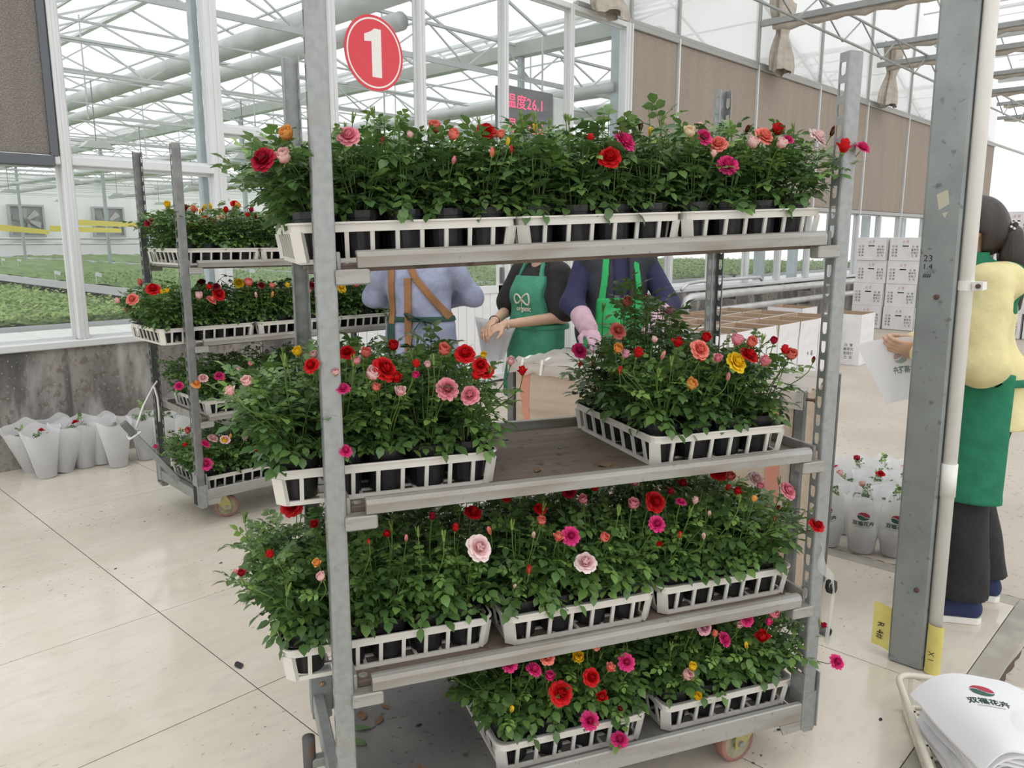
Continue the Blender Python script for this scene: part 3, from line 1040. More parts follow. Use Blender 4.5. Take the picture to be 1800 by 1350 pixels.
def trolley(M, shelves, label, pk='post'):
    t = tag(empty('plant_trolley', M), label, 'trolley')
    for (x, y) in ((0, 0), (TLEN, 0), (0, TDEP), (TLEN, TDEP)):
        rot = Matrix.Identity(4) if y == 0 else Matrix.Rotation(PI, 4, 'Z')
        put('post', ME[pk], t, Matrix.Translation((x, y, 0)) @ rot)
        put('corner_foot', ME['corner_foot'], t, Matrix.Translation((x, y, 0)) @ rot)
    flip = Matrix.Translation((TLEN, TDEP, 0)) @ Matrix.Rotation(PI, 4, 'Z')
    for (z, tilt) in shelves:
        d = put('shelf', ME['deck'], t, shelf_matrix(z, tilt))
        put('front_rail', ME['front_rail'], d)
        put('rear_rail', ME['front_rail'], d, flip)
        put('side_rail', ME['side_rail'], d)
        put('side_rail', ME['side_rail'], d, flip)
        for k, (x, y) in enumerate(((.02, 0), (TLEN - .02, 0), (.02, TDEP), (TLEN - .02, TDEP))):
            rot = Matrix.Rotation(0 if y == 0 else PI, 4, 'Z')
            if k in (1, 2):
                rot = rot @ MIRX
            put('bracket', ME['bracket'], d, Matrix.Translation((x, y, 0)) @ rot)
        for x in (.05, 1.26):
            put('rivet', ME['rivet'], d, Matrix.Translation((x, .035, 0)))
    put('base_deck', ME['base_deck'], t)
    put('base_rail', ME['base_rail'], t)
    put('base_rail', ME['base_rail'], t, flip)
    put('base_side_rail', ME['base_side_rail'], t)
    put('base_side_rail', ME['base_side_rail'], t, flip)
    s = put('post_socket', ME['post_socket'], t, Matrix.Translation((0, TDEP - .035, 0)))
    put('socket_bolt', ME['socket_bolt'], s, Matrix.Translation((.004, -.004, .245)))
    for (x, y, a) in ((.17, .09, 2.9), (1.14, .085, .15), (.17, .45, 2.6), (1.14, .45, .4)):
        c = put('caster', ME['fork'], t, Matrix.Translation((x, y, 0)) @ Matrix.Rotation(a, 4, 'Z'))
        put('tyre', ME['tyre'], c, Matrix.Translation((0, 0, .0625)))
        put('wheel_hub', ME['wheel_hub'], c, Matrix.Translation((0, 0, .0625)))
        put('axle_bolt', ME['axle_bolt'], c)
    return t
SH1 = [(1.467, .048), (.942, 0), (.523, 0)]
SH2 = [(1.385, 0), (.985, 0), (.588, 0)]
trA = trolley(T1M, SH1, 'large galvanised plant trolley in front, four levels of potted roses')
trB = trolley(T2M, SH2, 'smaller-looking galvanised plant trolley behind on the left near the concrete wall', 'dark_post')
# hitch stub of the near trolley, draw-bar of the far one
mb = MB()
mb.tube([(-.062, .26, .12), (-.062, .26, .245)], .0165, 14)
mb.build('hitch_pin', M_rust, trA, True)
mb = MB()
mb.cbox(-.062, 0, .245, .275, .16, .185, .003)
mb.build('hitch_plate', M_galv, trA)
mb = MB()
mb.box(-.022, .022, -.014, .014, 0, .43, 0, toward((-.01, .27, .20), (-.42, .10, .62)))
db = mb.build('draw_bar', M_galv, trB)
mb = MB()
mb.box(-.026, .026, -.018, .018, .36, .44, 0, toward((-.01, .27, .20), (-.42, .10, .62)))
mb.build('bar_grip', M_darksteel, db)
mb = MB()
p0 = Vector((-.01, .27, .20)) + Vector((-.42, .10, .62)).normalized() * .36
mb.tube([p0, p0 + Vector((.10, .12, .12)), (-.02, .525, .70), (.0, .515, .73)], .006, 6)
mb.tube([(-.02, .515, .70), (-.012, .50, .64), (-.008, .505, .56), (-.012, .50, .5)], .006, 6)
mb.tube([p0 + Vector((-.028, -.02, -.02)), p0 + Vector((.028, -.022, .01)), p0 + Vector((.03, .02, .02)), p0 + Vector((-.026, .022, -.01)), p0 + Vector((-.028, -.02, -.02))], .006, 6)
tag(put('white_cord', mb.mesh('white_cord', pm('white_cord', (.80, .79, .76), .7), True), None, T2M), 'white cord tying the far trolley draw-bar up to its post', 'cord')
# knotted film on the right post, tube end on the floor, debris
def t1(a, b, z):
    return T1M @ Vector((a, b, z))
M_film = sheet_mat('clear_film', (.85, .85, .84), .45, .5, .3)
mb = MB()
mb.grid(lambda u, v: (TLEN - .010 + .055 * u + .008 * math.sin(9 * u + v * 3), -.030 + .01 * math.sin(7 * u), .70 - .13 * u - (.035 + .02 * math.sin(5 * u)) * v), 14, 4)
mb.tube([(TLEN + .045, -.026, .58), (TLEN + .052, -.024, .53), (TLEN + .046, -.026, .47), (TLEN + .040, -.026, .39)], [.005, .009, .007, .009], 6, sq=.2)
fl = tag(put('film_strip', mb.mesh('film_strip', M_film, True), None, T1M), 'crumpled clear film knotted on the right post of the near trolley', 'film')
mb = MB()
mb.lathe([(.0, 0), (.013, .005), (.017, .018), (.015, .036), (.0, .044)], 12, 0, Matrix.Translation((TLEN + .056, -.012, .53)))
mb.build('rubber_end', M_black, fl, True)
pA, pB = atz(1457, 1112, .018), atz(1330, 1040, .018)
mb = MB()
d = (pA - pB).normalized()
n = 16
for (ra, rb) in ((.018, .018),):
    mb.tube([pB, pA], .018, n, cap=False)
    mb.tube([pA, pB], .0145, n, cap=False)
    M_ = toward(pA, d)
    vs = [M_ @ Vector((r * math.cos(2 * PI * k / n), r * math.sin(2 * PI * k / n), 0)) for r in (.0145, .018) for k in range(n)]
    mb.add(vs, [(k, (k + 1) % n, n + (k + 1) % n, n + k) for k in range(n)])
tag(mb.build('steel_tube', M_darksteel, None, True), 'dark steel tube lying on the tiles behind the near trolley', 'tube')

# ================================================================== TRAYS, POTS, ROSES
TRAY_H = .085
def tray_parts(w, d):
    key = ('tray', w, d)
    if key in ME:
        return ME[key]
    def ring(mb, z0, z1, o, th, r, tap=0.0):
        """rounded rectangular band; o = outset of the outer face"""
        def loop(off, z):
            x0, x1, y0, y1 = -off, w + off, -off, d + off
            pts = []
            for cx, cy, a0 in ((x1 - r, y1 - r, 0), (x0 + r, y1 - r, PI / 2), (x0 + r, y0 + r, PI), (x1 - r, y0 + r, 3 * PI / 2)):
                for q in range(5):
                    a = a0 + q * PI / 8
                    pts.append((cx + r * math.cos(a), cy + r * math.sin(a), z))
            return pts
        ls = [loop(o, z0), loop(o + tap, z1), loop(o + tap - th, z1), loop(o - th, z0)]
        vs = sum(ls, [])
        n = 20
        fs = []
        for k in range(4):
            for i in range(n):
                j = (i + 1) % n
                a, b = k * n, ((k + 1) % 4) * n
                fs.append((a + i, a + j, b + j, b + i))
        mb.add(vs, fs)
    mb = MB()
    ring(mb, TRAY_H - .021, TRAY_H, .002, .007, .026)
    ring(mb, TRAY_H - .004, TRAY_H, .007, .012, .028)
    rim = mb.mesh('rim', M_tray)
    mb = MB()
    ring(mb, 0, .010, -.010, .007, .022)
    q = int(w / .06)
    for k in range(1, q):
        mb.box(w * k / q - .004, w * k / q + .004, .014, d - .014, .001, .006)
    q = int(d / .06)
    for k in range(1, q):
        mb.box(.014, w - .014, d * k / q - .004, d * k / q + .004, .001, .006)
    base = mb.mesh('base_grid', M_tray)
    mb = MB()
    mb.add([(-.0045, .010, .008), (.0045, .010, .008), (.0045, .016, .008), (-.0045, .016, .008), (-.0045, -.001, .066), (.0045, -.001, .066), (.0045, .005, .066), (-.0045, .005, .066)],
           [(3, 2, 1, 0), (4, 5, 6, 7), (0, 1, 5, 4), (2, 3, 7, 6), (1, 2, 6, 5), (3, 0, 4, 7)])
    slat = mb.mesh('slat', M_tray)
    mb = MB()
    mb.add([(.002, .022, .004), (.022, .002, .004), (.030, .010, .004), (.012, .030, .004), (-.006, .014, .066), (.014, -.006, .066), (.022, .004, .066), (.004, .022, .066)],
           [(3, 2, 1, 0), (4, 5, 6, 7), (0, 1, 5, 4), (2, 3, 7, 6), (1, 2, 6, 5), (3, 0, 4, 7)])
    corner = mb.mesh('corner_slat', M_tray)
    ME[key] = (rim, base, slat, corner)
    return ME[key]
def tray(M, w, d, label, group):
    rim, base, slat, corner = tray_parts(w, d)
    t = tag(empty('plant_tray', M), label, 'tray', group)
    put('rim', rim, t)
    put('base_grid', base, t)
    n = max(5, int(round(w / .056)))
    for k in range(1, n):
        put('slat', slat, t, Matrix.Translation((w * k / n, 0, 0)))
        put('slat', slat, t, Matrix.Translation((w * k / n, d, 0)) @ Matrix.Rotation(PI, 4, 'Z'))
    n = max(5, int(round(d / .056)))
    for k in range(1, n):
        put('slat', slat, t, Matrix.Translation((0, d * k / n, 0)) @ Matrix.Rotation(-PI / 2, 4, 'Z'))
        put('slat', slat, t, Matrix.Translation((w, d * k / n, 0)) @ Matrix.Rotation(PI / 2, 4, 'Z'))
    for k, (x, y) in enumerate(((0, 0), (w, 0), (w, d), (0, d))):
        put('corner_slat', corner, t, Matrix.Translation((x, y, 0)) @ Matrix.Rotation(k * PI / 2, 4, 'Z'))
    return t

# ---- leaves, stems, blooms
def leaflet(mb, p, d, nrm, l, w, tint):
    d = d.normalized()
    s = d.cross(nrm)
    if s.length < 1e-5:
        s = Vector((1, 0, 0))
    s.normalize()
    n = s.cross(d)
    f = .18 * w
    vs = [p, p + d * l * .28 + s * w * .72 + n * f, p + d * l * .28, p + d * l * .28 - s * w * .72 + n * f,
          p + d * l * .60 + s * w * .80 + n * (f - l * .05), p + d * l * .62 - n * l * .04, p + d * l * .60 - s * w * .80 + n * (f - l * .05), p + d * l - n * l * .16]
    mb.add(vs, [(0, 2, 1), (0, 3, 2), (2, 5, 4, 1), (2, 3, 6, 5), (4, 5, 7), (5, 6, 7)], 0, None, tint)
def compound(mb, p, d, size, tint, rnd):
    d = d.normalized()
    up = Vector((0, 0, 1))
    side = d.cross(up)
    if side.length < 1e-4:
        side = Vector((1, 0, 0))
    side.normalize()
    nrm = side.cross(d).normalized()
    nrm = (nrm + side * rnd.uniform(-.4, .4)).normalized()
    side = d.cross(nrm).normalized()
    L = size * 1.9
    q = p + d * L - nrm * L * .15
    mb.tube([p, p + d * L * .5 - nrm * L * .03, q], [.0011, .0009, .0007], 3, 1, False, None, .4)
    for k, t in enumerate((.45, .82)):
        b = p + d * L * t - nrm * L * .15 * t * t
        for s_ in (-1, 1):
            dd = d * .45 + side * s_ + nrm * rnd.uniform(-.25, .15)
            l = size * (.78 if k == 0 else .95) * rnd.uniform(.88, 1.1)
            leaflet(mb, b, dd, nrm + Vector((rnd.uniform(-.2, .2), rnd.uniform(-.2, .2), 0)), l, l * .40, min(1, max(0, tint + rnd.uniform(-.07, .07))))
    l = size * 1.15 * rnd.uniform(.9, 1.1)
    leaflet(mb, q, d - nrm * .2, nrm, l, l * .40, tint)
def foliage(seed, height=.19, spread=.075, shoots=8, dens=1.0, low=15, young=.0, bias=(0, 0)):
    rnd = random.Random(seed)
    mb = MB()
    for s in range(shoots):
        az = 2 * PI * s / shoots + rnd.uniform(-.5, .5)
        rr = rnd.uniform(.25, 1.0) if s else .1
        tip = Vector((math.cos(az) * spread * rr, math.sin(az) * spread * rr, height * rnd.uniform(.72, 1.12) * (1.05 - .25 * rr)))
        tip += Vector((bias[0], bias[1], 0)) * rnd.uniform(.4, 1.4)
        base = Vector((math.cos(az) * .015, math.sin(az) * .015, -.006))
        mid = base.lerp(tip, .5) + Vector((math.cos(az) * .012, math.sin(az) * .012, .02))
        pts = [base, base.lerp(mid, .5) + Vector((0, 0, .004)), mid, mid.lerp(tip, .55), tip]
        mb.tube(pts, [.0024, .0021, .0018, .0015, .001], 4, 1, False, None, rnd.uniform(.2, .8))
        nl = int(round(9 * dens))
        for k in range(nl):
            t = .06 + .94 * (k + rnd.random() * .5) / nl
            i = min(3, int(t * 4))
            p = pts[i].lerp(pts[i + 1], t * 4 - i)
            a = k * 2.4 + az + rnd.uniform(-.4, .4)
            # turn leaves outward
            out = Vector((math.cos(a) + .6 * math.cos(az) * rr, math.sin(a) + .6 * math.sin(az) * rr, 0)).normalized()
            el = rnd.uniform(-.25, .55) + (.35 if t > .8 else 0)
            d = out * math.cos(el) + Vector((0, 0, math.sin(el)))
            tint = .14 + .36 * rnd.random() ** 1.5 + max(0, t - .72) * (.9 + young) * rnd.random()
            if rnd.random() < .04:
                tint += .35
            compound(mb, p, d, rnd.uniform(.021, .036) * (1.0 if t < .85 else .8), min(1, tint), rnd)
    for k in range(low):
        a = 2 * PI * k / low + rnd.uniform(-.3, .3)
        out = Vector((math.cos(a), math.sin(a), 0))
        p = out * .036 + Vector((0, 0, rnd.uniform(.015, .06)))
        d = out + Vector((0, 0, rnd.uniform(-.85, .2)))
        compound(mb, p, d, rnd.uniform(.022, .032), .12 + .34 * rnd.random(), rnd)
    return mb.mesh('foliage', [M_leaf, M_stem], True)
FOL = [foliage(100 + k, .168 + .011 * (k % 4), .074 + .006 * (k % 3), 8 + k % 2, 1.05) for k in range(9)]
FOL_BAG = [foliage(500 + k, .20, .050, 7, .9, 0) for k in range(3)]
FOL_EDGE = [foliage(200 + k, .17, .115, 9, 1.15, 18) for k in range(4)]       # bushy plants leaning over the tray edge
FOL_SIDE = {(i, f): foliage(600 + 10 * i + f, .165, .09, 10, 1.1, 17, 0, ((-.075, -.01) if i == 0 else (.06, -.01))) for i in (0, 1) for f in (0, 1, 2)}      # plants leaning out over the trolley ends
FOL_TALL = [foliage(300 + k, .36, .085, 8, 1.6, 15, .3) for k in range(2)]
FOL_FAR = [foliage(400 + k, .17 + .015 * (k % 3), .075, 8, .9, 13) for k in range(6)]
mb = MB()
mb.lathe([(.043, 0), (.0505, .084), (.0525, .085), (.0535, .100), (.051, .100), (.0485, .086)], 18, 0, capt=False)
ME['pot'] = mb.mesh('pot', M_pot, False)
mb = MB()
mb.lathe([(.0, .089), (.048, .087)], 12, 0, capb=False, capt=False)
ME['soil'] = mb.mesh('soil', M_soil)

def petal(mb, phi, th0, th1, l, w, r0=.0, cup=.3, curl=.0, ruf=0.0, rnd=random, c0=.0, c1=1.0, nu=4, nv=4):
    """one petal: bends from angle th0 (from the axis) at its base to th1 at its tip"""
    ca, sa = math.cos(phi), math.sin(phi)
    prof = []
    r, z = r0, 0.0
    n = nu
    for i in range(n + 1):
        prof.append((r, z))
        t = (i + .5) / n
        a = th0 + (th1 - th0) * t + (curl * max(0, t - .6) * 2.5)
        r += math.sin(a) * l / n
        z += math.cos(a) * l / n
    ph = rnd.uniform(0, 6)
    def fn(u, v):
        i = min(n - 1, int(u * n))
        f = u * n - i
        rr = prof[i][0] + (prof[i + 1][0] - prof[i][0]) * f
        zz = prof[i][1] + (prof[i + 1][1] - prof[i][1]) * f
        s = (v - .5) * 2
        wd = w * (math.sin(PI * min(1, .12 + .80 * u)) ** .6) * .5 * (1 - .10 * (u > .95) * abs(s))
        y = s * wd
        x = rr - cup * s * s * wd * .55
        zz += ruf * math.sin(6 * s + ph) * u * u + cup * .25 * s * s * wd - .05 * l * (u > .9) * abs(s)
        return (x * ca - y * sa, x * sa + y * ca, zz)
    mb.grid(fn, nu, nv, 0, None, None, lambda u, v: c0 + (c1 - c0) * u)
def bloom_mesh(kind, seed):
    rnd = random.Random(seed)
    mb = MB()
    if kind == 'open':      # wide flat double rose, diameter 1
        rings = [(3, .30, -.45, .42, .26, .9), (4, .50, -.35, .43, .32, .9), (5, .72, -.10, .42, .38, .8), (6, 1.02, .40, .42, .42, .6), (7, 1.22, .95, .47, .48, .4), (8, 1.38, 1.45, .51, .52, .2)]
    elif kind == 'pom':     # many ruffled petals
        rings = [(4, .38, -.55, .44, .28, .9), (5, .52, -.30, .45, .30, .8), (7, .68, -.05, .44, .30, .6), (8, .85, .30, .41, .30, .4), (9, .88, .65, .43, .27, .3), (10, 1.1, 1.0, .47, .30, .2), (11, 1.3, 1.5, .50, .32, .1)]
    elif kind == 'cup':     # globe shaped, half open
        rings = [(4, .35, -.35, .52, .34, .6), (5, .55, -.35, .62, .46, .7), (5, .80, -.25, .70, .58, .8), (6, 1.0, .05, .72, .60, .7)]
    elif kind == 'half':    # pointed, opening bud
        rings = [(3, .22, -.2, .80, .30, .9), (4, .42, -.25, .84, .44, 1.0), (5, .62, .0, .80, .52, .9), (4, .75, .65, .72, .50, .6)]
    else:                   # closed coloured bud
        rings = [(3, .35, -.38, 1.05, .40, 1.0), (4, .48, -.42, 1.0, .50, 1.1)]
    N = len(rings)
    for k, (n, a0, a1, l, w, cup) in enumerate(rings):
        off = rnd.uniform(0, 6)
        for j in range(n):
            petal(mb, off + 2 * PI * j / n + rnd.uniform(-.12, .12), a0 * rnd.uniform(.9, 1.1), a1 + rnd.uniform(-.08, .08), l * rnd.uniform(.93, 1.06), w * 1.15, .01 + .012 * k, cup,
                  .45 if kind == 'open' and k >= 4 else (.25 if kind in ('pom', 'half') else 0), .03 if kind == 'pom' else .018, rnd, .0 + .25 * k / N, .30 + .7 * (k + 1) / N)
    return mb
_bl = {}
def bloom(kind, colour, var):
    key = (kind, colour, var)
    if key not in _bl:
        base = ('geo', kind, var)
        if base not in _bl:
            _bl[base] = bloom_mesh(kind, hash((kind, var)) % 1000 if False else sum(map(ord, kind)) * 7 + var)
        _bl[key] = _bl[base].mesh('bloom', PET[colour], True)
    return _bl[key]
mb = MB()
mb.lathe([(.0, -.16), (.07, -.14), (.10, -.05), (.06, .02)], 8, 0, None, .3)
for k in range(5):
    petal(mb, 2 * PI * k / 5, 1.2, 2.2, .34, .13, .05, .2, 0, 0, random, .2, .9, 3, 2)
ME['calyx'] = mb.mesh('calyx', M_calyx, True)
mb = MB()
mb.lathe([(.0, -.20), (.10, -.18), (.13, -.05), (.08, .02)], 8, 0, None, .3)
for k in range(5):
    petal(mb, 2 * PI * k / 5, .55, -.15, .85, .20, .05, .5, 0, 0, random, .2, .9, 4, 2)
ME['bud_calyx'] = mb.mesh('calyx', M_calyx, True)
mb = MB()
mb.lathe([(.0, -.22), (.12, -.20), (.16, -.08), (.17, .08), (.13, .35), (.05, .62), (.0, .78)], 8, 0, None, .5, capb=False, capt=False)
for k in range(5):
    petal(mb, 2 * PI * k / 5 + .3, .5, -.18 + (.35 if k % 2 else 0), .95, .18, .08, .4, 0, 0, random, .2, 1, 4, 2)
ME['green_bud'] = mb.mesh('bud', M_calyx, True)

PLANTS = []      # dict(pos world, obj, key, blooms)
NTH = ['first', 'second', 'third', 'fourth', 'fifth', 'sixth']
SHELFN = {0: 'top', 1: 'second', 2: 'third', 3: 'bottom'}
rb_ = random.Random(77)
def make_plant(Mw, fol, key, rot=None):
    p = empty('potted_rose', Mw)
    put('pot', ME['pot'], p)
    put('soil', ME['soil'], p)
    f = put('foliage', fol, p, Matrix.Translation((0, 0, .092)) @ Matrix.Rotation(random.uniform(0, 6.28) if rot is None else rot, 4, 'Z') @ Matrix.Diagonal((1, 1, random.uniform(.92, 1.1), 1)))
    f['kind'] = 'stuff'
    d = dict(o=p, pos=Mw.translation.copy(), key=key, blooms=[], inv=Mw.inverted())
    PLANTS.append(d)
    return d
def fill_tray(TM, ti, SM, si, a0, a1, b0, b1, cols, rows, tname, far=False):
    M = TM @ SM
    w, dd = round(a1 - a0, 3), round(b1 - b0, 3)
    tn = 'near' if ti == 0 else 'far'
    tray(M @ Matrix.Translation((a0, b0, .0005)), w, dd, 'white slatted plastic tray of roses, %s trolley %s shelf, %s tray' % (tn, SHELFN[si], tname), 'white plastic trays on the trolleys')
    m_ = .006
    for r in range(rows):
        for c in range(cols):
            x = a0 + m_ + (w - 2 * m_) * (c + .5) / cols
            y = b0 + m_ + (dd - 2 * m_) * (r + .5) / rows
            edge = (c == 0 and tname in ('left',)) or (r == 0 and random.random() < .25)
            fol = random.choice(FOL_FAR if far else (FOL_EDGE if edge else FOL))
            if ti == 0 and si == 1 and tname == 'right' and (c, r) in ((1, rows - 1), (1, rows - 2)):
                fol = FOL_TALL[r % 2]
            rn = 'front' if r == 0 else ('back' if r == rows - 1 else NTH[r])
            Mp = M @ Matrix.Translation((x, y, .0085)) @ Matrix.Rotation(random.uniform(0, 6.28), 4, 'Z')
            sc = min(1.0, (w - 2 * m_) / cols / .1075, (dd - 2 * m_) / rows / .1075)
            Mp = Mp @ Matrix.Diagonal((sc, sc, 1, 1))
            side = (0 if c == 0 and tname == 'left' else (1 if c == cols - 1 and tname == 'right' and (si, ti) != (1, 0) else None))
            if side is not None:
                Mp = M @ Matrix.Translation((x, y, .0085)) @ Matrix.Diagonal((sc, sc, 1, 1))
                d = make_plant(Mp, FOL_SIDE[(side, (r + si) % 3)], (ti, si), rb_.uniform(-.35, .35))
            else:
                d = make_plant(Mp, fol, (ti, si))
            d['txt'] = 'rose in black pot, %s trolley %s shelf, %s tray, %s row, %s from left' % (tn, SHELFN[si], tname, rn, NTH[c])
            d['ab'] = (x, y)
BASEZ = .1815
levels1 = [shelf_matrix(1.467, .048), shelf_matrix(.942, 0), shelf_matrix(.523, 0), shelf_matrix(BASEZ, 0)]
levels2 = [shelf_matrix(1.385, 0), shelf_matrix(.985, 0), shelf_matrix(.588, 0), shelf_matrix(BASEZ, 0)]
for si, lst in enumerate([
    [(-.055, .430, .03, .50, 5, 4, 'left'), (.442, .858, .03, .50, 4, 4, 'middle'), (.872, 1.282, .03, .50, 4, 4, 'right')],
    [(-.12, .385, .05, .49, 5, 4, 'left'), (.80, 1.21, .03, .505, 4, 4, 'right')],
    [(-.12, .37, .05, .49, 5, 4, 'left'), (.405, .815, .03, .50, 4, 4, 'middle'), (.845, 1.265, .04, .50, 4, 4, 'right')],
    [(.38, .80, .025, .505, 4, 4, 'left'), (.86, 1.28, .025, .505, 4, 4, 'right')]]):
    for a in lst:
        fill_tray(T1M, 0, levels1[si], si, *a)
for si, lst in enumerate([
    [(.0, .42, .03, .50, 4, 3, 'left'), (.44, .86, .03, .50, 4, 3, 'middle'), (.875, 1.28, .03, .50, 4, 3, 'right')],
    [(-.12, .375, .05, .50, 5, 3, 'left'), (.40, .82, .03, .50, 4, 3, 'middle'), (.845, 1.28, .03, .50, 4, 3, 'right')],
    [(.08, .50, .04, .50, 4, 3, 'left'), (.54, .96, .04, .50, 4, 3, 'right')],
    [(.04, .46, .025, .50, 4, 3, 'left'), (.50, .92, .025, .50, 4, 3, 'right')]]):
    for a in lst:
        fill_tray(T2M, 1, levels2[si], si, *a, far=True)
# ================================================================== BLOOMS (u, v, colour, size in picture pixels, kind)
B1 = {0: """459,275,crimson,46,open;500,278,palepink,36,cup;505,238,apricot,34,cup;612,234,pink,40,open;763,226,coral,30,cup;796,239,coral,28,cup;855,225,red,40,open;865,267,coral,16,bud;
899,262,red,13,bud;798,281,pink,15,bud;672,246,crimson,12,bud;720,238,palepink,16,cup;1038,240,red,16,half;1072,272,red,40,open;1102,244,hotpink,40,pom;1126,222,darkred,15,bud;1230,222,palepink,15,cup;1212,235,cream,28,cup;1240,238,hotpink,28,pom;
1263,249,coral,32,open;1280,286,hotpink,38,pom;1322,253,palepink,28,cup;1347,235,coral,36,open;1366,230,red,28,cup;1386,243,hotpink,20,pom;1372,254,palepink,26,cup;1441,238,blush,36,pom;1464,230,darkred,18,bud;
1485,254,red,27,half;1518,256,hotpink,28,pom;1314,226,darkred,14,bud;941,223,yellow,16,bud;893,248,yellow,15,bud;1143,230,yellow,15,bud;1174,222,palepink,14,bud;1030,222,coral,13,bud;578,236,hotpink,14,half;1255,268,palepink,14,half;880,238,coral,20,cup""",
1: """524,620,yellow,24,cup;403,685,palepink,22,half;434,672,palepink,26,cup;545,640,red,30,open;552,624,palepink,18,cup;608,790,hotpink,26,pom;603,680,hotpink,26,pom;610,617,red,28,open;642,622,coral,26,cup;655,660,palepink,34,cup;660,682,coral,20,cup;
680,645,red,46,open;697,662,red,24,half;692,610,red,26,cup;704,686,palepink,24,half;732,637,red,18,half;780,617,coral,30,cup;818,618,red,38,open;845,640,red,30,open;836,661,red,24,cup;787,681,pink,42,pom;825,692,pink,36,open;730,660,hotpink,18,cup;
898,633,palepink,20,half;918,650,red,20,half;850,625,yellow,16,cup;626,636,pink,20,cup;855,650,red,28,open;590,655,palepink,20,cup;752,642,palepink,16,cup;
1101,533,coral,26,cup;1180,546,mauve,36,open;1088,579,coral,30,open;1020,614,hotpink,28,open;1086,614,apricot,24,cup;1123,617,red,23,half;1233,612,coral,36,open;1299,634,yellow,40,open;1214,677,apricot,28,cup;1166,624,pink,16,bud;1090,650,red,16,bud;
1262,628,pink,20,half;1295,600,pink,30,cup;1320,620,red,36,open;1320,603,coral,26,cup;1346,632,pink,24,half;1390,625,coral,28,cup;1280,662,pink,15,bud;1192,600,red,22,half;1150,598,palepink,16,cup;1240,595,red,24,cup;1020,640,red,13,bud;1042,640,red,13,bud;1137,520,red,10,bud;
1430,632,darkred,13,bud;1233,629,red,14,half;1060,625,pink,18,cup;1100,620,mauve,20,half;1380,612,red,20,half;1360,600,crimson,18,cup""",
2: """510,886,red,44,open;552,920,red,19,half;473,972,red,20,half;424,1006,crimson,18,half;414,1004,pink,12,bud;556,988,apricot,19,half;565,1015,palepink,24,cup;611,922,palepink,14,bud;680,937,red,17,half;648,952,red,13,bud;714,945,pink,15,bud;801,925,red,19,half;833,897,red,34,open;
816,877,coral,22,cup;845,960,blush,50,open;860,932,coral,17,bud;952,917,coral,23,cup;1005,941,hotpink,34,pom;982,942,coral,22,half;1061,946,coral,25,cup;1030,985,blush,43,open;930,1001,red,18,bud;1113,888,pink,28,cup;1155,880,red,40,open;1156,919,hotpink,32,pom;
1158,958,red,15,cup;1025,880,pink,24,cup;1115,848,pink,24,cup;1265,825,red,36,open;1283,838,coral,24,cup;1331,840,blush,30,open;1388,860,pink,34,open;1280,856,red,16,bud;1297,862,red,18,half;1223,878,palepink,16,half;1198,880,hotpink,20,pom;1438,920,red,29,open;1195,940,red,14,bud;
1237,942,palepink,14,bud;1000,862,crimson,26,open;1045,858,red,22,cup;890,868,red,28,open;950,892,red,24,open;1362,912,darkred,13,bud;1368,892,darkred,13,bud;1247,902,palepink,13,bud;938,940,palepink,14,bud;665,900,pink,14,cup;905,1030,palepink,12,bud;1326,875,apricot,14,half;1335,855,pink,18,cup;1200,848,crimson,18,half;1180,862,crimson,16,half;760,905,crimson,18,half""",
3: """793,1171,yellow,30,open;896,1168,hotpink,28,pom;940,1174,hotpink,32,pom;966,1190,hotpink,26,cup;988,1217,red,46,open;963,1155,coral,28,open;1017,1157,yellow,30,cup;1048,1127,coral,30,open;1042,1190,red,34,open;1074,1172,coral,22,half;1102,1163,hotpink,32,pom;1058,1223,red,24,half;
1038,1267,hotpink,36,pom;1090,1298,hotpink,34,pom;1225,1225,yellow,22,cup;1217,1174,yellow,22,cup;1207,1187,palepink,30,cup;1240,1103,mauve,28,open;1225,1095,red,19,half;1277,1123,hotpink,28,pom;1315,1085,hotpink,32,pom;1360,1080,pink,28,cup;1352,1092,hotpink,17,half;1384,1062,red,30,cup;
1340,1117,red,29,half;1312,1134,yellow,16,bud;900,1246,yellow,17,bud;1257,1112,coral,16,half;1473,1162,hotpink,28,pom;1449,1098,crimson,14,half;1105,1178,palepink,13,cup;1300,1100,palepink,16,cup;1090,1245,darkred,13,half;1020,1130,red,18,cup"""}
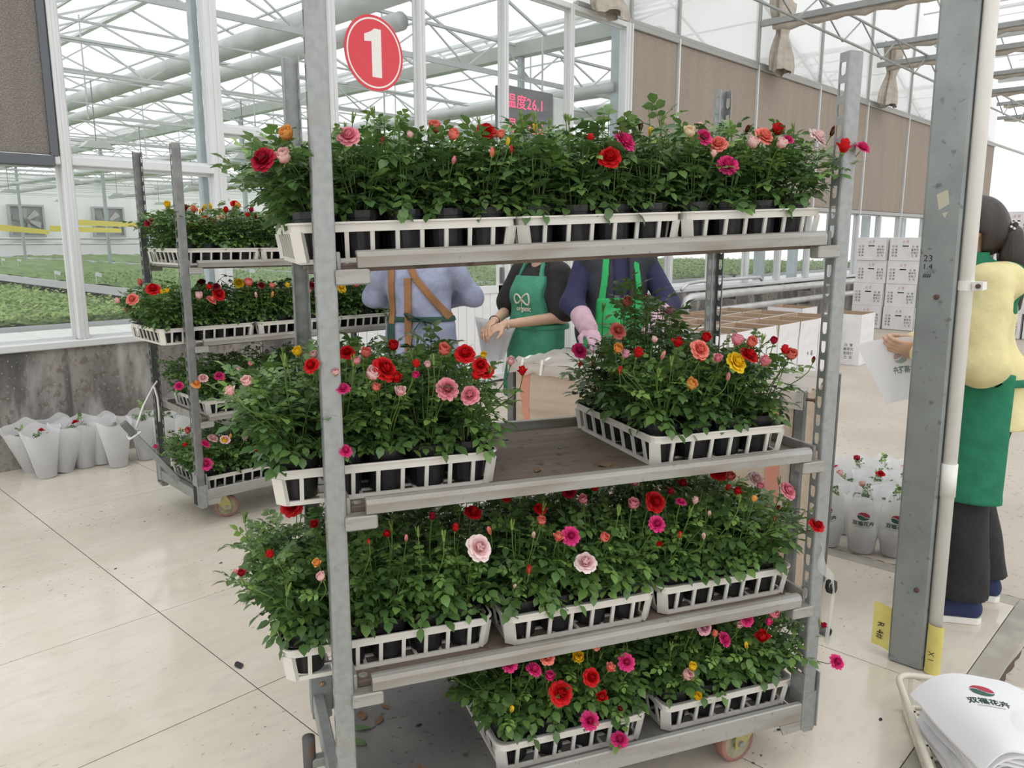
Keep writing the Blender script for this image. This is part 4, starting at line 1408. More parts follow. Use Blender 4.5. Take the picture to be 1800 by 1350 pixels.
B2 = {0: """265,391,crimson,20,open;347,395,red,23,open;366,385,red,22,open;295,361,yellow,16,cup;324,364,crimson,14,half;340,366,coral,14,half;413,357,red,15,open;417,362,apricot,14,cup;397,367,red,13,half;442,367,crimson,12,half;483,369,red,12,half;470,383,cream,17,open;389,380,cream,16,open;359,364,yellow,12,bud;370,363,yellow,12,bud;435,376,red,10,half;449,381,red,9,bud;411,372,palepink,13,cup;352,371,yellow,9,bud;500,372,yellow,10,bud""",
1: """231,524,coral,22,open;228,540,coral,18,open;246,495,coral,14,half;269,505,red,26,open;315,543,pink,24,open;349,521,palepink,18,cup;373,525,coral,19,open;386,515,red,24,open;417,529,red,26,open;440,555,hotpink,18,pom;437,498,coral,20,cup;420,496,yellow,18,open;450,518,palepink,10,bud;479,517,apricot,10,bud;
478,503,coral,13,cup;540,513,pink,16,cup;293,510,yellow,10,half;284,512,yellow,10,half;601,503,yellow,20,open;600,525,pink,20,open;625,500,coral,16,cup;640,528,palepink,11,bud;353,494,darkred,16,open;380,502,darkred,14,open;367,505,red,14,cup;205,527,palepink,12,half;505,500,yellow,11,half;550,500,darkred,14,open;460,500,darkred,13,open;520,497,coral,11,cup""",
2: """314,677,hotpink,17,pom;345,672,apricot,20,open;357,663,palepink,18,pom;385,659,hotpink,18,pom;392,665,coral,10,half;440,640,pink,12,cup;475,650,red,12,half;420,650,palepink,12,cup""",
3: """362,814,hotpink,24,open;330,758,coral,16,cup;362,778,hotpink,18,pom;375,768,palepink,19,open;394,775,yellow,14,cup;396,771,palepink,18,open;325,781,red,9,half;273,784,hotpink,9,half;405,766,apricot,9,bud;450,790,red,14,cup;430,770,pink,14,cup"""}
SHZ = {0: [1.467, .942, .523, BASEZ], 1: [1.385, .985, .588, BASEZ]}
TMS = [T1M, T2M]
TINV = [T1M.inverted(), T2M.inverted()]
def plane_hit(ti, u, v, b):
    M = TMS[ti]
    n = (M.to_3x3() @ Vector((0, 1, 0)))
    o = M @ Vector((0, b, 0))
    r = ray(u, v)
    c = Vector((0, 0, CAM_Z))
    return c + r * ((o - c).dot(n) / r.dot(n))
rb = random.Random(11)
def add_bloom(pl, P, D, size, colour, kind, var):
    inv = pl['inv']
    o = pl['o']
    lp = inv @ P
    ld = (inv.to_3x3() @ D).normalized()
    is_bud = kind == 'bud'
    M = toward(lp, ld, rb.uniform(0, 6)) @ Matrix.Scale(size, 4)
    if kind == 'green':
        bo = put('bud', ME['green_bud'], o, M)
    else:
        bo = put('bud' if is_bud else 'bloom', bloom(kind, colour, var), o, M)
        put('calyx', ME['bud_calyx' if is_bud or kind == 'half' else 'calyx'], bo, Matrix.Scale(.62 if kind in ('open', 'pom') else .9, 4))
    nf = max(.0, min(1.0, (.16 - math.hypot(lp.x, lp.y)) / .08))      # stems of far-reaching blooms start at the pot
    base = Vector((lp.x * (.15 + .35 * nf), lp.y * (.15 + .35 * nf), .095 + max(0, .40 * nf * (lp.z - .095))))
    end = lp - ld * size * .16
    h = max(.02, (end - base).length * .45)
    pts = []
    q0, q1, q2, q3 = base, base + Vector((lp.x * .15, lp.y * .15, h)), end - ld * h * .7, end
    for k in range(7):
        t = k / 6
        pts.append(q0 * (1 - t) ** 3 + q1 * 3 * t * (1 - t) ** 2 + q2 * 3 * t * t * (1 - t) + q3 * t ** 3)
    mb = MB()
    mb.tube(pts, [.0015] * 5 + [.0013, .0012], 5, 0, False, None, rb.random())
    r2 = rb
    # a couple of small leaves on the flower stem
    mb2 = MB()
    for t in (2, 3, 4):
        if rb.random() < .75:
            a = rb.uniform(0, 6.28)
            compound(mb2, pts[t], Vector((math.cos(a), math.sin(a), rb.uniform(-.1, .5))), rb.uniform(.015, .023), rb.uniform(.25, .75), rb)
    st = put('flower_stem', mb.mesh('flower_stem', M_stem, True), o)
    if mb2.v:
        lf = put('stem_leaves', mb2.mesh('stem_leaves', [M_leaf, M_stem], True), st)
    pl['blooms'].append((size, colour, kind))
for ti, BB in ((0, B1), (1, B2)):
    for si, txt in BB.items():
        cand = [p for p in PLANTS if p['key'] == (ti, si)]
        zs = SHZ[ti][si]
        for rec in txt.replace('\n', '').split(';'):
            u, v, colour, px, kind = rec.split(',')
            u, v, px = float(u), float(v), float(px)
            bmin, bmax = (-.02, .46)
            if si == 0 and ti == 0:
                b = .005 if v > 250 else (.03 if v > 232 else rb.uniform(.05, .14))
                if u > 1470:
                    b = -.035
                P = plane_hit(ti, u, v, b)
            else:
                P = atz(u, v, zs + (.330 if ti == 0 else .30))
                b = (TINV[ti] @ P).y
                if CAM_Z < zs + .3 or b > bmax or b < -1:
                    P = plane_hit(ti, u, v, bmax if CAM_Z > zs + .3 else rb.uniform(.05, .3))
                elif b < bmin:
                    P = plane_hit(ti, u, v, bmin)
            if ti == 0 and si == 1 and 960 < u < 1085:
                P = plane_hit(ti, u, v, .42)
            size = px * fdist(P) / FPX
            if kind == 'bud':
                size *= .95
            elif kind == 'half':
                size *= 1.05
            l = TINV[ti] @ P
            pool = [p for p in cand if (p['ab'][0] > .7) == (u > 955)] if ti == 0 and si == 1 else cand
            best = min(pool, key=lambda p: (p['ab'][0] - l.x) ** 2 + (p['ab'][1] - l.y) ** 2)
            front = (TMS[ti].to_3x3() @ Vector((0, -1, 0)))
            D = Vector((0, 0, 1)) * (.95 if kind in ('bud', 'half', 'cup') else .62) + front * (.25 if kind in ('bud', 'half') else .62) + Vector((rb.uniform(-.35, .35), rb.uniform(-.35, .35), 0))
            if l.x < -.02:
                D += TMS[ti].to_3x3() @ Vector((-.4, 0, 0))
            P = P - D.normalized() * size * (.5 if kind in ('bud', 'half') else .22)
            add_bloom(best, P, D, size, colour, kind, rb.randint(0, 2))
# green buds on many of the plants
for p in PLANTS:
    ti, si = p['key']
    if ti == 0:
        for _ in range(rb.choice((0, 0, 1, 1))):
            a, r_ = rb.uniform(0, 6.28), rb.uniform(.01, .06)
            P = p['pos'] + Vector((math.cos(a) * r_, math.sin(a) * r_, .092 + rb.uniform(.15, .215)))
            add_bloom(p, P, Vector((math.cos(a) * .25, math.sin(a) * .25, 1)), rb.uniform(.016, .022), 'yellow', 'green', 0)
    elif rb.random() < .3:
        P = p['pos'] + Vector((rb.uniform(-.05, .05), rb.uniform(-.05, .05), .27))
        add_bloom(p, P, Vector((0, 0, 1)), .017, rb.choice(('crimson', 'yellow', 'coral')), 'bud', 0)
GREENB = {0: [(657, 203), (941, 214), (965, 222), (1000, 216), (1285, 222), (1395, 228), (620, 212), (1060, 222), (1165, 214)], 1: [(621, 640), (762, 638), (1157, 660), (1180, 640), (500, 640), (860, 660), (1340, 600), (1060, 545)],
          2: [(780, 948), (735, 940), (688, 930), (900, 928), (955, 895), (505, 1043), (1087, 903), (1212, 905), (1300, 880), (1370, 850), (430, 915)], 3: [(922, 1128), (1100, 1120), (1180, 1140), (1395, 1120), (1440, 1095), (1010, 1090)]}
for si, lst in GREENB.items():
    cand = [p for p in PLANTS if p['key'] == (0, si)]
    for (u, v) in lst:
        P = plane_hit(0, u, v, .06) if si == 0 else atz(u, v, SHZ[0][si] + .335)
        l = T1M.inverted() @ P
        if l.y > .46 or l.y < -.03:
            P = plane_hit(0, u, v, .44 if l.y > .46 else -.02)
            l = T1M.inverted() @ P
        best = min(cand, key=lambda p: (p['ab'][0] - l.x) ** 2 + (p['ab'][1] - l.y) ** 2)
        add_bloom(best, P, Vector((rb.uniform(-.2, .2), rb.uniform(-.2, .2), 1)), rb.uniform(.020, .027), 'yellow', 'green', 0)
CN = {'palepink': 'pale-pink', 'hotpink': 'hot-pink', 'darkred': 'dark-red', 'blush': 'blush-white'}
for p in PLANTS:
    bl = sorted([b for b in p['blooms'] if b[2] != 'green'], reverse=True)
    pre = (CN.get(bl[0][1], bl[0][1]) + '-flowered') if bl else 'leafy'
    tag(p['o'], pre + ' ' + p['txt'], 'rose', 'potted miniature roses on the trolleys')
# fallen leaves and dirt on the shelves
M_dry = pm('dry_brown_leaf', (.16, .085, .045), .8, 0, var=(60, (.24, .15, .08), .4, .7))
M_dryg = pm('fallen_green_leaf', (.10, .17, .07), .7)
M_dark = pm('dark_dead_leaf', (.03, .026, .03), .8)
def crumpled(sz, mat, seed):
    rnd = random.Random(seed)
    ph = [rnd.uniform(0, 6) for _ in range(4)]
    mb = MB()
    mb.grid(lambda u, v: ((u - .5) * sz, (v - .5) * sz * .55 * math.sin(PI * (.08 + .86 * u)), .002 + sz * .12 * (1 + math.sin(5 * u + ph[0]) * math.cos(4 * v + ph[1])) * .5), 6, 4)
    return mb.mesh('fallen_leaf', mat, True)
LFM = [crumpled(1, M_dry, 1), crumpled(1, M_dry, 2), crumpled(1, M_dryg, 3), crumpled(1, M_dark, 4)]
lf_n = 0
for (M, spots, where) in [(T1M @ levels1[1], [(.52, .12, .035, 0), (.60, .05, .03, 1), (.66, .30, .022, 2), (.55, .44, .02, 2), (.70, .10, .04, 1), (.47, .03, .03, 0), (.74, .06, .03, 0), (1.24, .30, .035, 0), (.62, .42, .018, 2)], 'second shelf of the near trolley'),
                          (T1M @ levels1[2], [(.39, .02, .02, 0), (.83, .02, .03, 2), (1.10, .015, .03, 1), (.30, .025, .02, 2), (.86, .025, .02, 1)], 'third shelf of the near trolley'),
                          (T1M @ levels1[3], [(.10, .40, .045, 0), (.14, .36, .04, 1), (.09, .34, .05, 2), (.12, .45, .03, 0), (.20, .12, .035, 1), (.17, .42, .03, 0), (.07, .28, .05, 2), (.24, .30, .02, 3)], 'bottom deck of the near trolley')]:
    spots = sorted(spots)
    seen = {}
    for i, (a, b, s_, k) in enumerate(spots):
        cn = ('brown', 'brown', 'green', 'dark')[k]
        seen[cn] = seen.get(cn, -1) + 1
        o = put('fallen_leaf', LFM[k], None, M @ Matrix.Translation((a, b, .0005)) @ Matrix.Rotation(rb.uniform(0, 6), 4, 'Z') @ Matrix.Scale(s_, 4))
        tag(o, 'fallen %s leaf on %s, %s such from left' % (cn, where.replace(' of the', ' of'), ordn[seen[cn]]), 'leaf', 'fallen leaves on the ' + where + (' ' + ('brown', 'brown', 'green', 'dark')[k]))
for i, (u, v, s_, k, lab) in enumerate([(420, 1170, .055, 3, 'dark curled dead leaf on the tiles left of the near trolley'), (203, 1000, .018, 3, 'dark speck of dry leaf in the middle of the tiles'), (388, 990, .02, 3, 'dark speck of dry leaf on the tiles left of the third shelf'), (1370, 1283, .02, 3, 'dark bit of leaf under the right corner of the near trolley'), (1548, 1265, .02, 3, 'dark bit of leaf on the tiles left of the basket')]):
    p = atz(u, v, 0)
    tag(put('fallen_leaf', LFM[k], None, T(p.x, p.y, .0004, rb.uniform(0, 6), s_)), lab, 'leaf')
# ================================================================== PEOPLE (smooth-union distance fields turned into meshes)
def fld(prims, P, k=.03, inf=0.0):
    d = None
    for p in prims:
        if p[0] == 'c':
            a, b = np.array(p[1], float), np.array(p[2], float)
            ab = b - a
            t = np.clip(((P - a) @ ab) / max(1e-9, ab @ ab), 0, 1)
            q = P - a - t[..., None] * ab
            e = np.sqrt((q * q).sum(-1)) - (p[3] + (p[4] - p[3]) * t)
        else:
            q = P - np.array(p[1], float)
            if len(p) > 3:
                q = q @ np.array(p[3], float)
            r = np.array(p[2], float)
            k0 = np.sqrt(((q / r) ** 2).sum(-1))
            k1 = np.sqrt(((q / (r * r)) ** 2).sum(-1)) + 1e-9
            e = k0 * (k0 - 1) / k1
        if d is None:
            d = e
        else:
            hh = np.clip(.5 + .5 * (d - e) / k, 0, 1)
            d = d + (e - d) * hh - k * hh * (1 - hh)
    return d - inf
def bounds(prims, m=.03):
    lo, hi = np.full(3, 9.), np.full(3, -9.)
    for p in prims:
        if p[0] == 'c':
            for q, r in ((p[1], p[3]), (p[2], p[4])):
                lo = np.minimum(lo, np.array(q) - r)
                hi = np.maximum(hi, np.array(q) + r)
        else:
            r = max(p[2]) if len(p) > 3 else np.array(p[2])
            lo = np.minimum(lo, np.array(p[1]) - r)
            hi = np.maximum(hi, np.array(p[1]) + r)
    return lo - m, hi + m
def netmesh(fn, lo, hi, h):
    """surface nets of fn(P) = 0"""
    n = np.maximum(3, np.ceil((hi - lo) / h).astype(int) + 1)
    ax = [lo[i] + h * np.arange(n[i]) for i in range(3)]
    G = np.stack(np.meshgrid(*ax, indexing='ij'), -1)
    D = fn(G)
    S = D < 0
    cnt = np.zeros(n - 1, int)
    for i in (0, 1):
        for j in (0, 1):
            for k in (0, 1):
                cnt += S[i:n[0] - 1 + i, j:n[1] - 1 + j, k:n[2] - 1 + k]
    act = (cnt > 0) & (cnt < 8)
    idx = np.full(n - 1, -1)
    ii = np.argwhere(act)
    idx[act] = np.arange(len(ii))
    acc = np.zeros((len(ii), 3))
    num = np.zeros(len(ii))
    cor = [(i, j, k) for i in (0, 1) for j in (0, 1) for k in (0, 1)]
    for a in cor:
        for ax_ in range(3):
            if a[ax_] == 1:
                continue
            b = list(a)
            b[ax_] = 1
            da = D[ii[:, 0] + a[0], ii[:, 1] + a[1], ii[:, 2] + a[2]]
            db = D[ii[:, 0] + b[0], ii[:, 1] + b[1], ii[:, 2] + b[2]]
            m = (da < 0) != (db < 0)
            t = np.where(m, da / np.where(m, da - db, 1), 0)
            pt = ii + np.array(a)
            pt = pt.astype(float)
            pt[:, ax_] += t
            acc[m] += pt[m]
            num[m] += 1
    V = lo + h * acc / np.maximum(num, 1)[:, None]
    F = []
    for ax_ in range(3):
        u, v = (ax_ + 1) % 3, (ax_ + 2) % 3
        sl = [slice(1, n[i] - 1) for i in range(3)]
        sl[ax_] = slice(0, n[ax_] - 1)
        A = S[tuple(sl)]
        sl2 = list(sl)
        sl2[ax_] = slice(1, n[ax_])
        B = S[tuple(sl2)]
        for flip, mk in ((False, A & ~B), (True, ~A & B)):
            e = np.argwhere(mk)
            if not len(e):
                continue
            o = np.array([1, 1, 1])
            o[ax_] = 0
            e = e + o
            du, dv = np.zeros(3, int), np.zeros(3, int)
            du[u], dv[v] = 1, 1
            g = lambda q: idx[q[:, 0], q[:, 1], q[:, 2]]
            quad = np.stack([g(e - du - dv), g(e - dv), g(e), g(e - du)], -1)
            F.append(quad[:, ::-1] if flip else quad)
    F = np.concatenate(F)
    F = F[(F >= 0).all(1)]
    return V, F
def net_obj(name, fn, lo, hi, h, mat, parent, extra=None):
    V, F = netmesh(fn, np.array(lo, float), np.array(hi, float), h)
    vs, fs = V.tolist(), F.tolist()
    if extra:
        for (V2, F2) in extra:
            o = len(vs)
            vs += V2.tolist()
            fs += (F2 + o).tolist()
    me = bpy.data.meshes.new(name)
    me.from_pydata(vs, [], fs)
    me.materials.append(mat)
    me.polygons.foreach_set('use_smooth', [True] * len(fs))
    me.update()
    return put(name, me, parent)
def hand_prims(w, d, n, curl=.6, thumb=1, s=1.0):
    """w wrist, d pointing direction, n palm-side normal (fingers curl towards n)"""
    w, d, n = Vector(w), Vector(d).normalized(), Vector(n).normalized()
    sd = d.cross(n).normalized() * thumb
    n = sd.cross(d).normalized() * thumb
    out = []
    pc = w + d * .045 * s
    Rm = [[d.x, sd.x, n.x], [d.y, sd.y, n.y], [d.z, sd.z, n.z]]
    out.append(('e', tuple(pc), (.048 * s, .038 * s, .015 * s), Rm))
    out.append(('c', tuple(w - d * .02), tuple(w + d * .03 * s), .024 * s, .022 * s))
    for k, (off, l) in enumerate(((.027, .070), (.010, .078), (-.008, .072), (-.026, .058))):
        p = w + d * .082 * s + sd * off * s
        dd = d
        r = .0085 * s
        for j, f in enumerate((.45, .32, .25)):
            a = curl * (.5 + .5 * j) * (1 + .08 * k)
            dd = (d * math.cos(a) + n * math.sin(a)).normalized()
            q = p + dd * l * f * s
            out.append(('c', tuple(p), tuple(q), r, r * .9))
            p, r = q, r * .9
    p = w + d * .03 * s + sd * .030 * s
    q = p + (d * .6 + sd * .6 + n * .35).normalized() * .038 * s
    t = q + (d * .85 + sd * .05 + n * .45).normalized() * .032 * s
    out.append(('c', tuple(p), tuple(q), .012 * s, .0105 * s))
    out.append(('c', tuple(q), tuple(t), .0105 * s, .0085 * s))
    return out
M_skin = pm('skin', (.64, .41, .29), .5, 0, var=(25, (.60, .37, .255), .4, .7))
M_hair = pm('dark_hair', (.022, .016, .015), .38, 0, var=((30, 30, 3), (.045, .03, .027), .4, .7), bump=((120, 120, 6), .4, .004))
M_eye = pm('eye_dark', (.02, .015, .012), .2)
M_lip = pm('lip', (.45, .17, .15), .5)
def cloth(name, col, rough=.8, dark=.72):
    return pm(name, col, rough, 0, var=(14, tuple(c * dark for c in col), .45, .75), bump=(14, .6, .02))
M_jacket = cloth('pale_blue_jacket', (.33, .36, .50))
M_strap = cloth('brown_strap', (.30, .145, .06))
M_dgreen = cloth('dark_green_tie', (.022, .07, .05))
M_apron = cloth('green_apron', (.065, .31, .195))
M_apron2 = cloth('deep_green_apron', (.015, .20, .105))
M_apron3 = cloth('bright_green_apron', (.03, .42, .12))
M_tee = cloth('black_tshirt', (.022, .019, .020))
M_vest = cloth('charcoal_vest', (.030, .034, .045))
M_navy = cloth('navy_jumper', (.022, .022, .075))
M_yellow = cloth('pale_yellow_sweater', (.76, .68, .36), .85, .88)
M_trous = cloth('black_trousers', (.018, .018, .02))
M_pinkcuff = cloth('pink_patterned_cuff', (.55, .36, .44))
M_shoe = cloth('navy_canvas', (.022, .032, .10))
M_sole = pm('white_rubber_sole', (.80, .79, .76), .5)
M_cream = pm('cream_thread', (.72, .68, .55), .8)

def human(name, loc, heading, label, h=1.66, feet=((.03, .12), (-.03, -.12)), larm=((.02, .24, 1.08), (.28, .14, 1.05)), rarm=((.02, -.24, 1.08), (.28, -.14, 1.05)),
          hands=None, woman=True, lean=.0, headyaw=0.0, wide=1.0):
    s = h / 1.66
    root = tag(empty(name, T(loc[0], loc[1], 0, heading)), label, 'person')
    S = lambda p: (p[0] * s, p[1] * s, p[2] * s)
    def L(p):      # lean the upper body forward about the hips
        x, y, z = S(p)
        dz = max(0, z - .9 * s)
        return (x + lean * dz, y, z)
    w = wide
    cy, sy = math.cos(headyaw), math.sin(headyaw)
    def H(p):
        x, y, z = p
        return L((x * cy - y * sy, x * sy + y * cy, z))
    g = {}
    g['torso'] = [('e', L((0, 0, .93)), (.11 * s * w, .158 * s * w, .12 * s)), ('e', L((.0, 0, 1.07)), (.098 * s * w, .135 * s * w, .14 * s)), ('e', L((-.002, 0, 1.23)), (.103 * s * w, .155 * s * w, .15 * s)),
                  ('c', L((-.012, .135, 1.355)), L((-.012, -.135, 1.355)), .05 * s, .05 * s)]
    if woman:
        g['torso'] += [('e', L((.065, .065, 1.21)), (.055 * s, .06 * s, .06 * s)), ('e', L((.065, -.065, 1.21)), (.055 * s, .06 * s, .06 * s))]
    g['neck'] = [('c', L((-.012, 0, 1.36)), H((.008, 0, 1.48)), .053 * s, .047 * s)]
    RH = [[cy, -sy, 0], [sy, cy, 0], [0, 0, 1]]
    g['head'] = [('e', H((.012, 0, 1.570)), (.094 * s, .075 * s, .098 * s), RH), ('e', H((.048, 0, 1.505)), (.052 * s, .053 * s, .055 * s), RH), ('c', H((.100, 0, 1.555)), H((.114, 0, 1.530)), .009 * s, .012 * s),
                 ('e', H((.0, .078, 1.545)), (.016 * s, .010 * s, .030 * s), RH), ('e', H((.0, -.078, 1.545)), (.016 * s, .010 * s, .030 * s), RH)]
    arms = []
    for sd, (e, wr) in ((1, larm), (-1, rarm)):
        arms += [('c', L((-.01, sd * .165, 1.345)), L(e), .048 * s, .038 * s), ('c', L(e), L(wr), .038 * s, .026 * s)]
    g['arms'] = arms
    legs, feetp = [], []
    for sd, f in ((1, feet[0]), (-1, feet[1])):
        kx = f[0] * .5 + .03
        legs += [('c', S((0, sd * .085, .90)), S((kx, (sd * .085 + f[1]) / 2, .50)), .082 * s, .055 * s), ('c', S((kx, (sd * .085 + f[1]) / 2, .50)), S((f[0] - .045, f[1], .09)), .055 * s, .036 * s)]
        feetp += [('c', S((f[0] - .05, f[1], .042)), S((f[0] + .075, f[1] + sd * .01, .036)), .026 * s, .020 * s)]
    g['legs'], g['feet'] = legs, feetp
    allp = g['torso'] + g['neck'] + g['head'] + g['arms'] + g['legs'] + g['feet']
    lo, hi = bounds(allp)
    extra = []
    if hands:
        for hp in hands:
            l2, h2 = bounds(hp, .012)
            extra.append(netmesh(lambda P, hp=hp: fld(hp, P, .007), l2, h2, .0035))
    body = net_obj('body', lambda P: fld(allp, P, .022), lo, hi, .012, M_skin, root, extra)
    for sd in (1, -1):
        e = MB()
        e.lathe([(.0, -.012), (.009, -.008), (.012, 0), (.009, .008), (0, .012)], 10, 0, Matrix.Translation(H((.094, sd * .031, 1.562))), capb=False, capt=False)
        e.build('eye', M_eye, root, True)
    e = MB()
    e.lathe([(.0, -.007), (.02, -.003), (.024, 0), (.02, .003), (0, .007)], 10, 0, Matrix.Translation(H((.094, 0, 1.497))) @ Matrix.Diagonal((.35, 1, 1, 1)), capb=False, capt=False)
    e.build('mouth', M_lip, root, True)
    g['H'], g['L'], g['S'], g['s'], g['root'], g['RH'] = H, L, S, s, root, RH
    return g
def wrinkle(P, a=.004, f=24):
    return a * (np.sin(f * P[..., 2] + 2.2 * np.sin(9 * P[..., 1] + 4 * P[..., 0])) * np.sin(11 * P[..., 0] - 7 * P[..., 1] + 1.3))
def garment(g, name, prims, mat, inf, h=.011, cut=None, k=.035, wr=.004, parent=None, box=None):
    lo, hi = bounds(prims, inf + .03)
    if box is not None:
        lo, hi = np.maximum(lo, np.array(box[0])), np.minimum(hi, np.array(box[1]))
    def fn(P):
        d = fld(prims, P, k, inf) + wrinkle(P, wr)
        if cut is not None:
            d = np.maximum(d, cut(P))
        return d
    return net_obj(name, fn, lo, hi, h, mat, parent or g['root'])
def trousers(g, feet, mat=None, r=.075, z0=.10, wide=.085):
    S, s = g['S'], g['s']
    pr = [('e', S((0, 0, .92)), (.118 * s, .165 * s, .12 * s))]
    for sd, f in ((1, feet[0]), (-1, feet[1])):
        kx = f[0] * .5 + .03
        ym = (sd * .085 + f[1]) / 2
        pr += [('c', S((0, sd * .085, .88)), S((kx, ym, .50)), .092 * s, wide), ('c', S((kx, ym, .50)), S((f[0] - .045, f[1], .10)), wide, wide)]
    return garment(g, 'trousers', pr, mat or M_trous, .004, .012, lambda P: np.maximum(z0 - P[..., 2], P[..., 2] - 1.02 * s), .02, .005)
def plain_shoes(g, feet, mat):
    S = g['S']
    for sd, f in ((1, feet[0]), (-1, feet[1])):
        pr = [('c', S((f[0] - .065, f[1], .045)), S((f[0] + .095, f[1] + sd * .01, .036)), .042, .036)]
        garment(g, 'shoe', pr, mat, .004, .009, lambda P: -P[..., 2], .01, 0)
def torso_arm(g, frac=1.0, ra=.058, rb=.052, rw=.040, e=None):
    out = list(g['torso'])
    A = g['arms']
    for i in (0, 2):
        out.append(('c', A[i][1], A[i][2], ra, rb))
        if frac > 0:
            a, b = np.array(A[i + 1][1]), np.array(A[i + 1][2])
            out.append(('c', tuple(a), tuple(a + (b - a) * frac), rb, rw))
    return out
def band(p, q, w):
    """distance to a band of half width w along the line p-q in the (y, z) plane, past its ends too"""
    p, q = np.array(p), np.array(q)
    d = (q - p) / np.linalg.norm(q - p)
    ln = np.linalg.norm(q - p)
    def f(P):
        y, z = P[..., 1] - p[0], P[..., 2] - p[1]
        t = y * d[0] + z * d[1]
        return np.maximum(np.abs(y * d[1] - z * d[0]) - w, np.maximum(-t, t - ln))
    return f

# ---------------------------------------------------------------- worker in the pale blue jacket, seen from behind
pa = atd(737, 420, 4.4)
feetA = ((.02, .11), (-.02, -.11))
A = human('person', (pa.x, pa.y), R(43.7), 'person in pale blue jacket with brown cross straps, back turned, beside the far trolley', 1.70, feetA,
          ((.07, .265, 1.17), (.28, .14, 1.12)), ((.07, -.275, 1.18), (.28, -.12, 1.14)), None, False)
trousers(A, feetA)
plain_shoes(A, feetA, M_trous)
jp = torso_arm(A, .95, .050, .046, .036) + [('c', (0, .07, 1.02), (0, .085, .88), .105, .112), ('c', (0, -.07, 1.02), (0, -.085, .88), .105, .112), ('e', (-.01, 0, 1.22), (.115, .165, .2))]
jk = garment(A, 'jacket', jp, M_jacket, .017, .010, lambda P: .885 - P[..., 2], .03, .014)
net_obj('collar', lambda P: np.maximum(fld(A['neck'], P, .02, .022), np.maximum(1.40 - P[..., 2], P[..., 2] - 1.455)), (-.12, -.12, 1.38), (.12, .12, 1.48), .008, M_jacket, A['root'])
def on_back(g, prims, inf, name, regions, mat, box, back=True, h=.0065, k=.03, parent=None):
    def fn(P):
        d = fld(prims, P, k, inf) + (wrinkle(P, .014) if prims is jp else 0)
        r = None
        for f in regions:
            v = f(P)
            r = v if r is None else np.minimum(r, v)
        d = np.maximum(d, r)
        return np.maximum(d, P[..., 0] if back else -P[..., 0])
    return net_obj(name, fn, box[0], box[1], h, mat, parent or g['root'])
bx = ((-.26, -.34, .84), (.01, .34, 1.46))
on_back(A, jp, .030, 'strap', [band((.15, 1.06), (.145, 1.44), .019)], M_strap, bx)
on_back(A, jp, .031, 'strap', [band((.065, 1.44), (.012, 1.31), .019), band((.012, 1.31), (-.17, 1.09), .019)], M_strap, bx)
on_back(A, jp, .033, 'strap', [band((.056, .90), (.052, 1.31), .020)], M_strap, bx)
tie = on_back(A, jp, .028, 'waist_tie', [band((.19, 1.085), (-.20, 1.085), .014), band((.155, .89), (.155, 1.11), .022)], M_dgreen, bx)
mb = MB()
for pts in ([(-.165, -.02, 1.085), (-.19, .03, 1.11), (-.175, .07, 1.12), (-.17, .05, 1.09), (-.168, -.02, 1.083)], [(-.165, -.02, 1.085), (-.20, -.07, 1.08), (-.18, -.10, 1.06), (-.165, -.02, 1.08)],
            [(-.17, -.02, 1.085), (-.18, .02, 1.03), (-.175, .035, .97), (-.18, .038, .91)], [(-.17, -.02, 1.085), (-.185, -.06, 1.04), (-.18, -.11, .99), (-.175, -.115, .985)]):
    mb.tube([(p[0] + .022, p[1], p[2]) for p in pts], .012, 6, sq=.3)
mb.build('bow', M_dgreen, tie, True)
def hair_short(g, r=.012, zcut=1.50, parent=None, long=0.0):
    H, s = g['H'], g['s']
    pr = [('e', H((.005, 0, 1.578)), (.097 * s, .080 * s, .100 * s), g['RH'])]
    if long:
        pr += [('c', H((-.05, .03, 1.55)), H((-.075, .03, 1.55 - long)), .05, .04), ('c', H((-.05, -.03, 1.55)), H((-.075, -.03, 1.55 - long)), .05, .04), ('c', H((.0, .075, 1.56)), H((.01, .085, 1.42)), .025, .02), ('c', H((.0, -.075, 1.56)), H((.02, -.09, 1.36)), .025, .016)]
    lo, hi = bounds(pr, .03)
    fx, fz = H((.055, 0, 1.60))[0], H((0, 0, 1.60))[2]
    c = np.array(H((0, 0, 1.57)))
    dirx = np.array([g['RH'][0][0], g['RH'][1][0], 0])
    def cut(P):
        q = (P - c) @ dirx
        face = np.minimum(q - .045, .045 * s - (P[..., 2] - c[2]) + 0 * q)     # region in front of the ears and under the hairline
        return face
    return net_obj('hair', lambda P: np.maximum(fld(pr, P, .02, r), np.maximum(cut(P), (zcut - .12 - long) * s - P[..., 2])), lo, hi, .009, M_hair, g['root'])
hair_short(A, .010, 1.60)

# ---------------------------------------------------------------- worker in black T-shirt and green apron, holding sleeves
pb = atd(948, 420, 4.8)
feetB = ((.02, .11), (-.02, -.11))
lw, rw = (.335, .055, 1.055), (.335, -.045, 1.065)
sB = 1.62 / 1.66
hB = [hand_prims((lw[0] * sB, lw[1] * sB, lw[2] * sB), (.85, -.35, -.35), (-.1, -.35, -1), .75, 1), hand_prims((rw[0] * sB, rw[1] * sB, rw[2] * sB), (.85, .25, -.3), (-.1, .3, -1), .75, -1)]
B = human('person', (pb.x, pb.y), R(176), 'young person in black T-shirt and green apron holding white flower sleeves', 1.62, feetB,
          ((.0, .215, 1.09), lw), ((.06, -.235, 1.10), rw), hB, True)
trousers(B, feetB)
plain_shoes(B, feetB, M_sole)
tp = list(B['torso'])
for i in (0, 2):
    a, b = np.array(B['arms'][i][1]), np.array(B['arms'][i][2])
    tp.append(('c', tuple(a), tuple(a + (b - a) * .80), .062, .072))
garment(B, 'tshirt', tp, M_tee, .014, .011, lambda P: np.maximum(.84 - P[..., 2], np.maximum(P[..., 2] - 1.395, -9)), .03, .005)
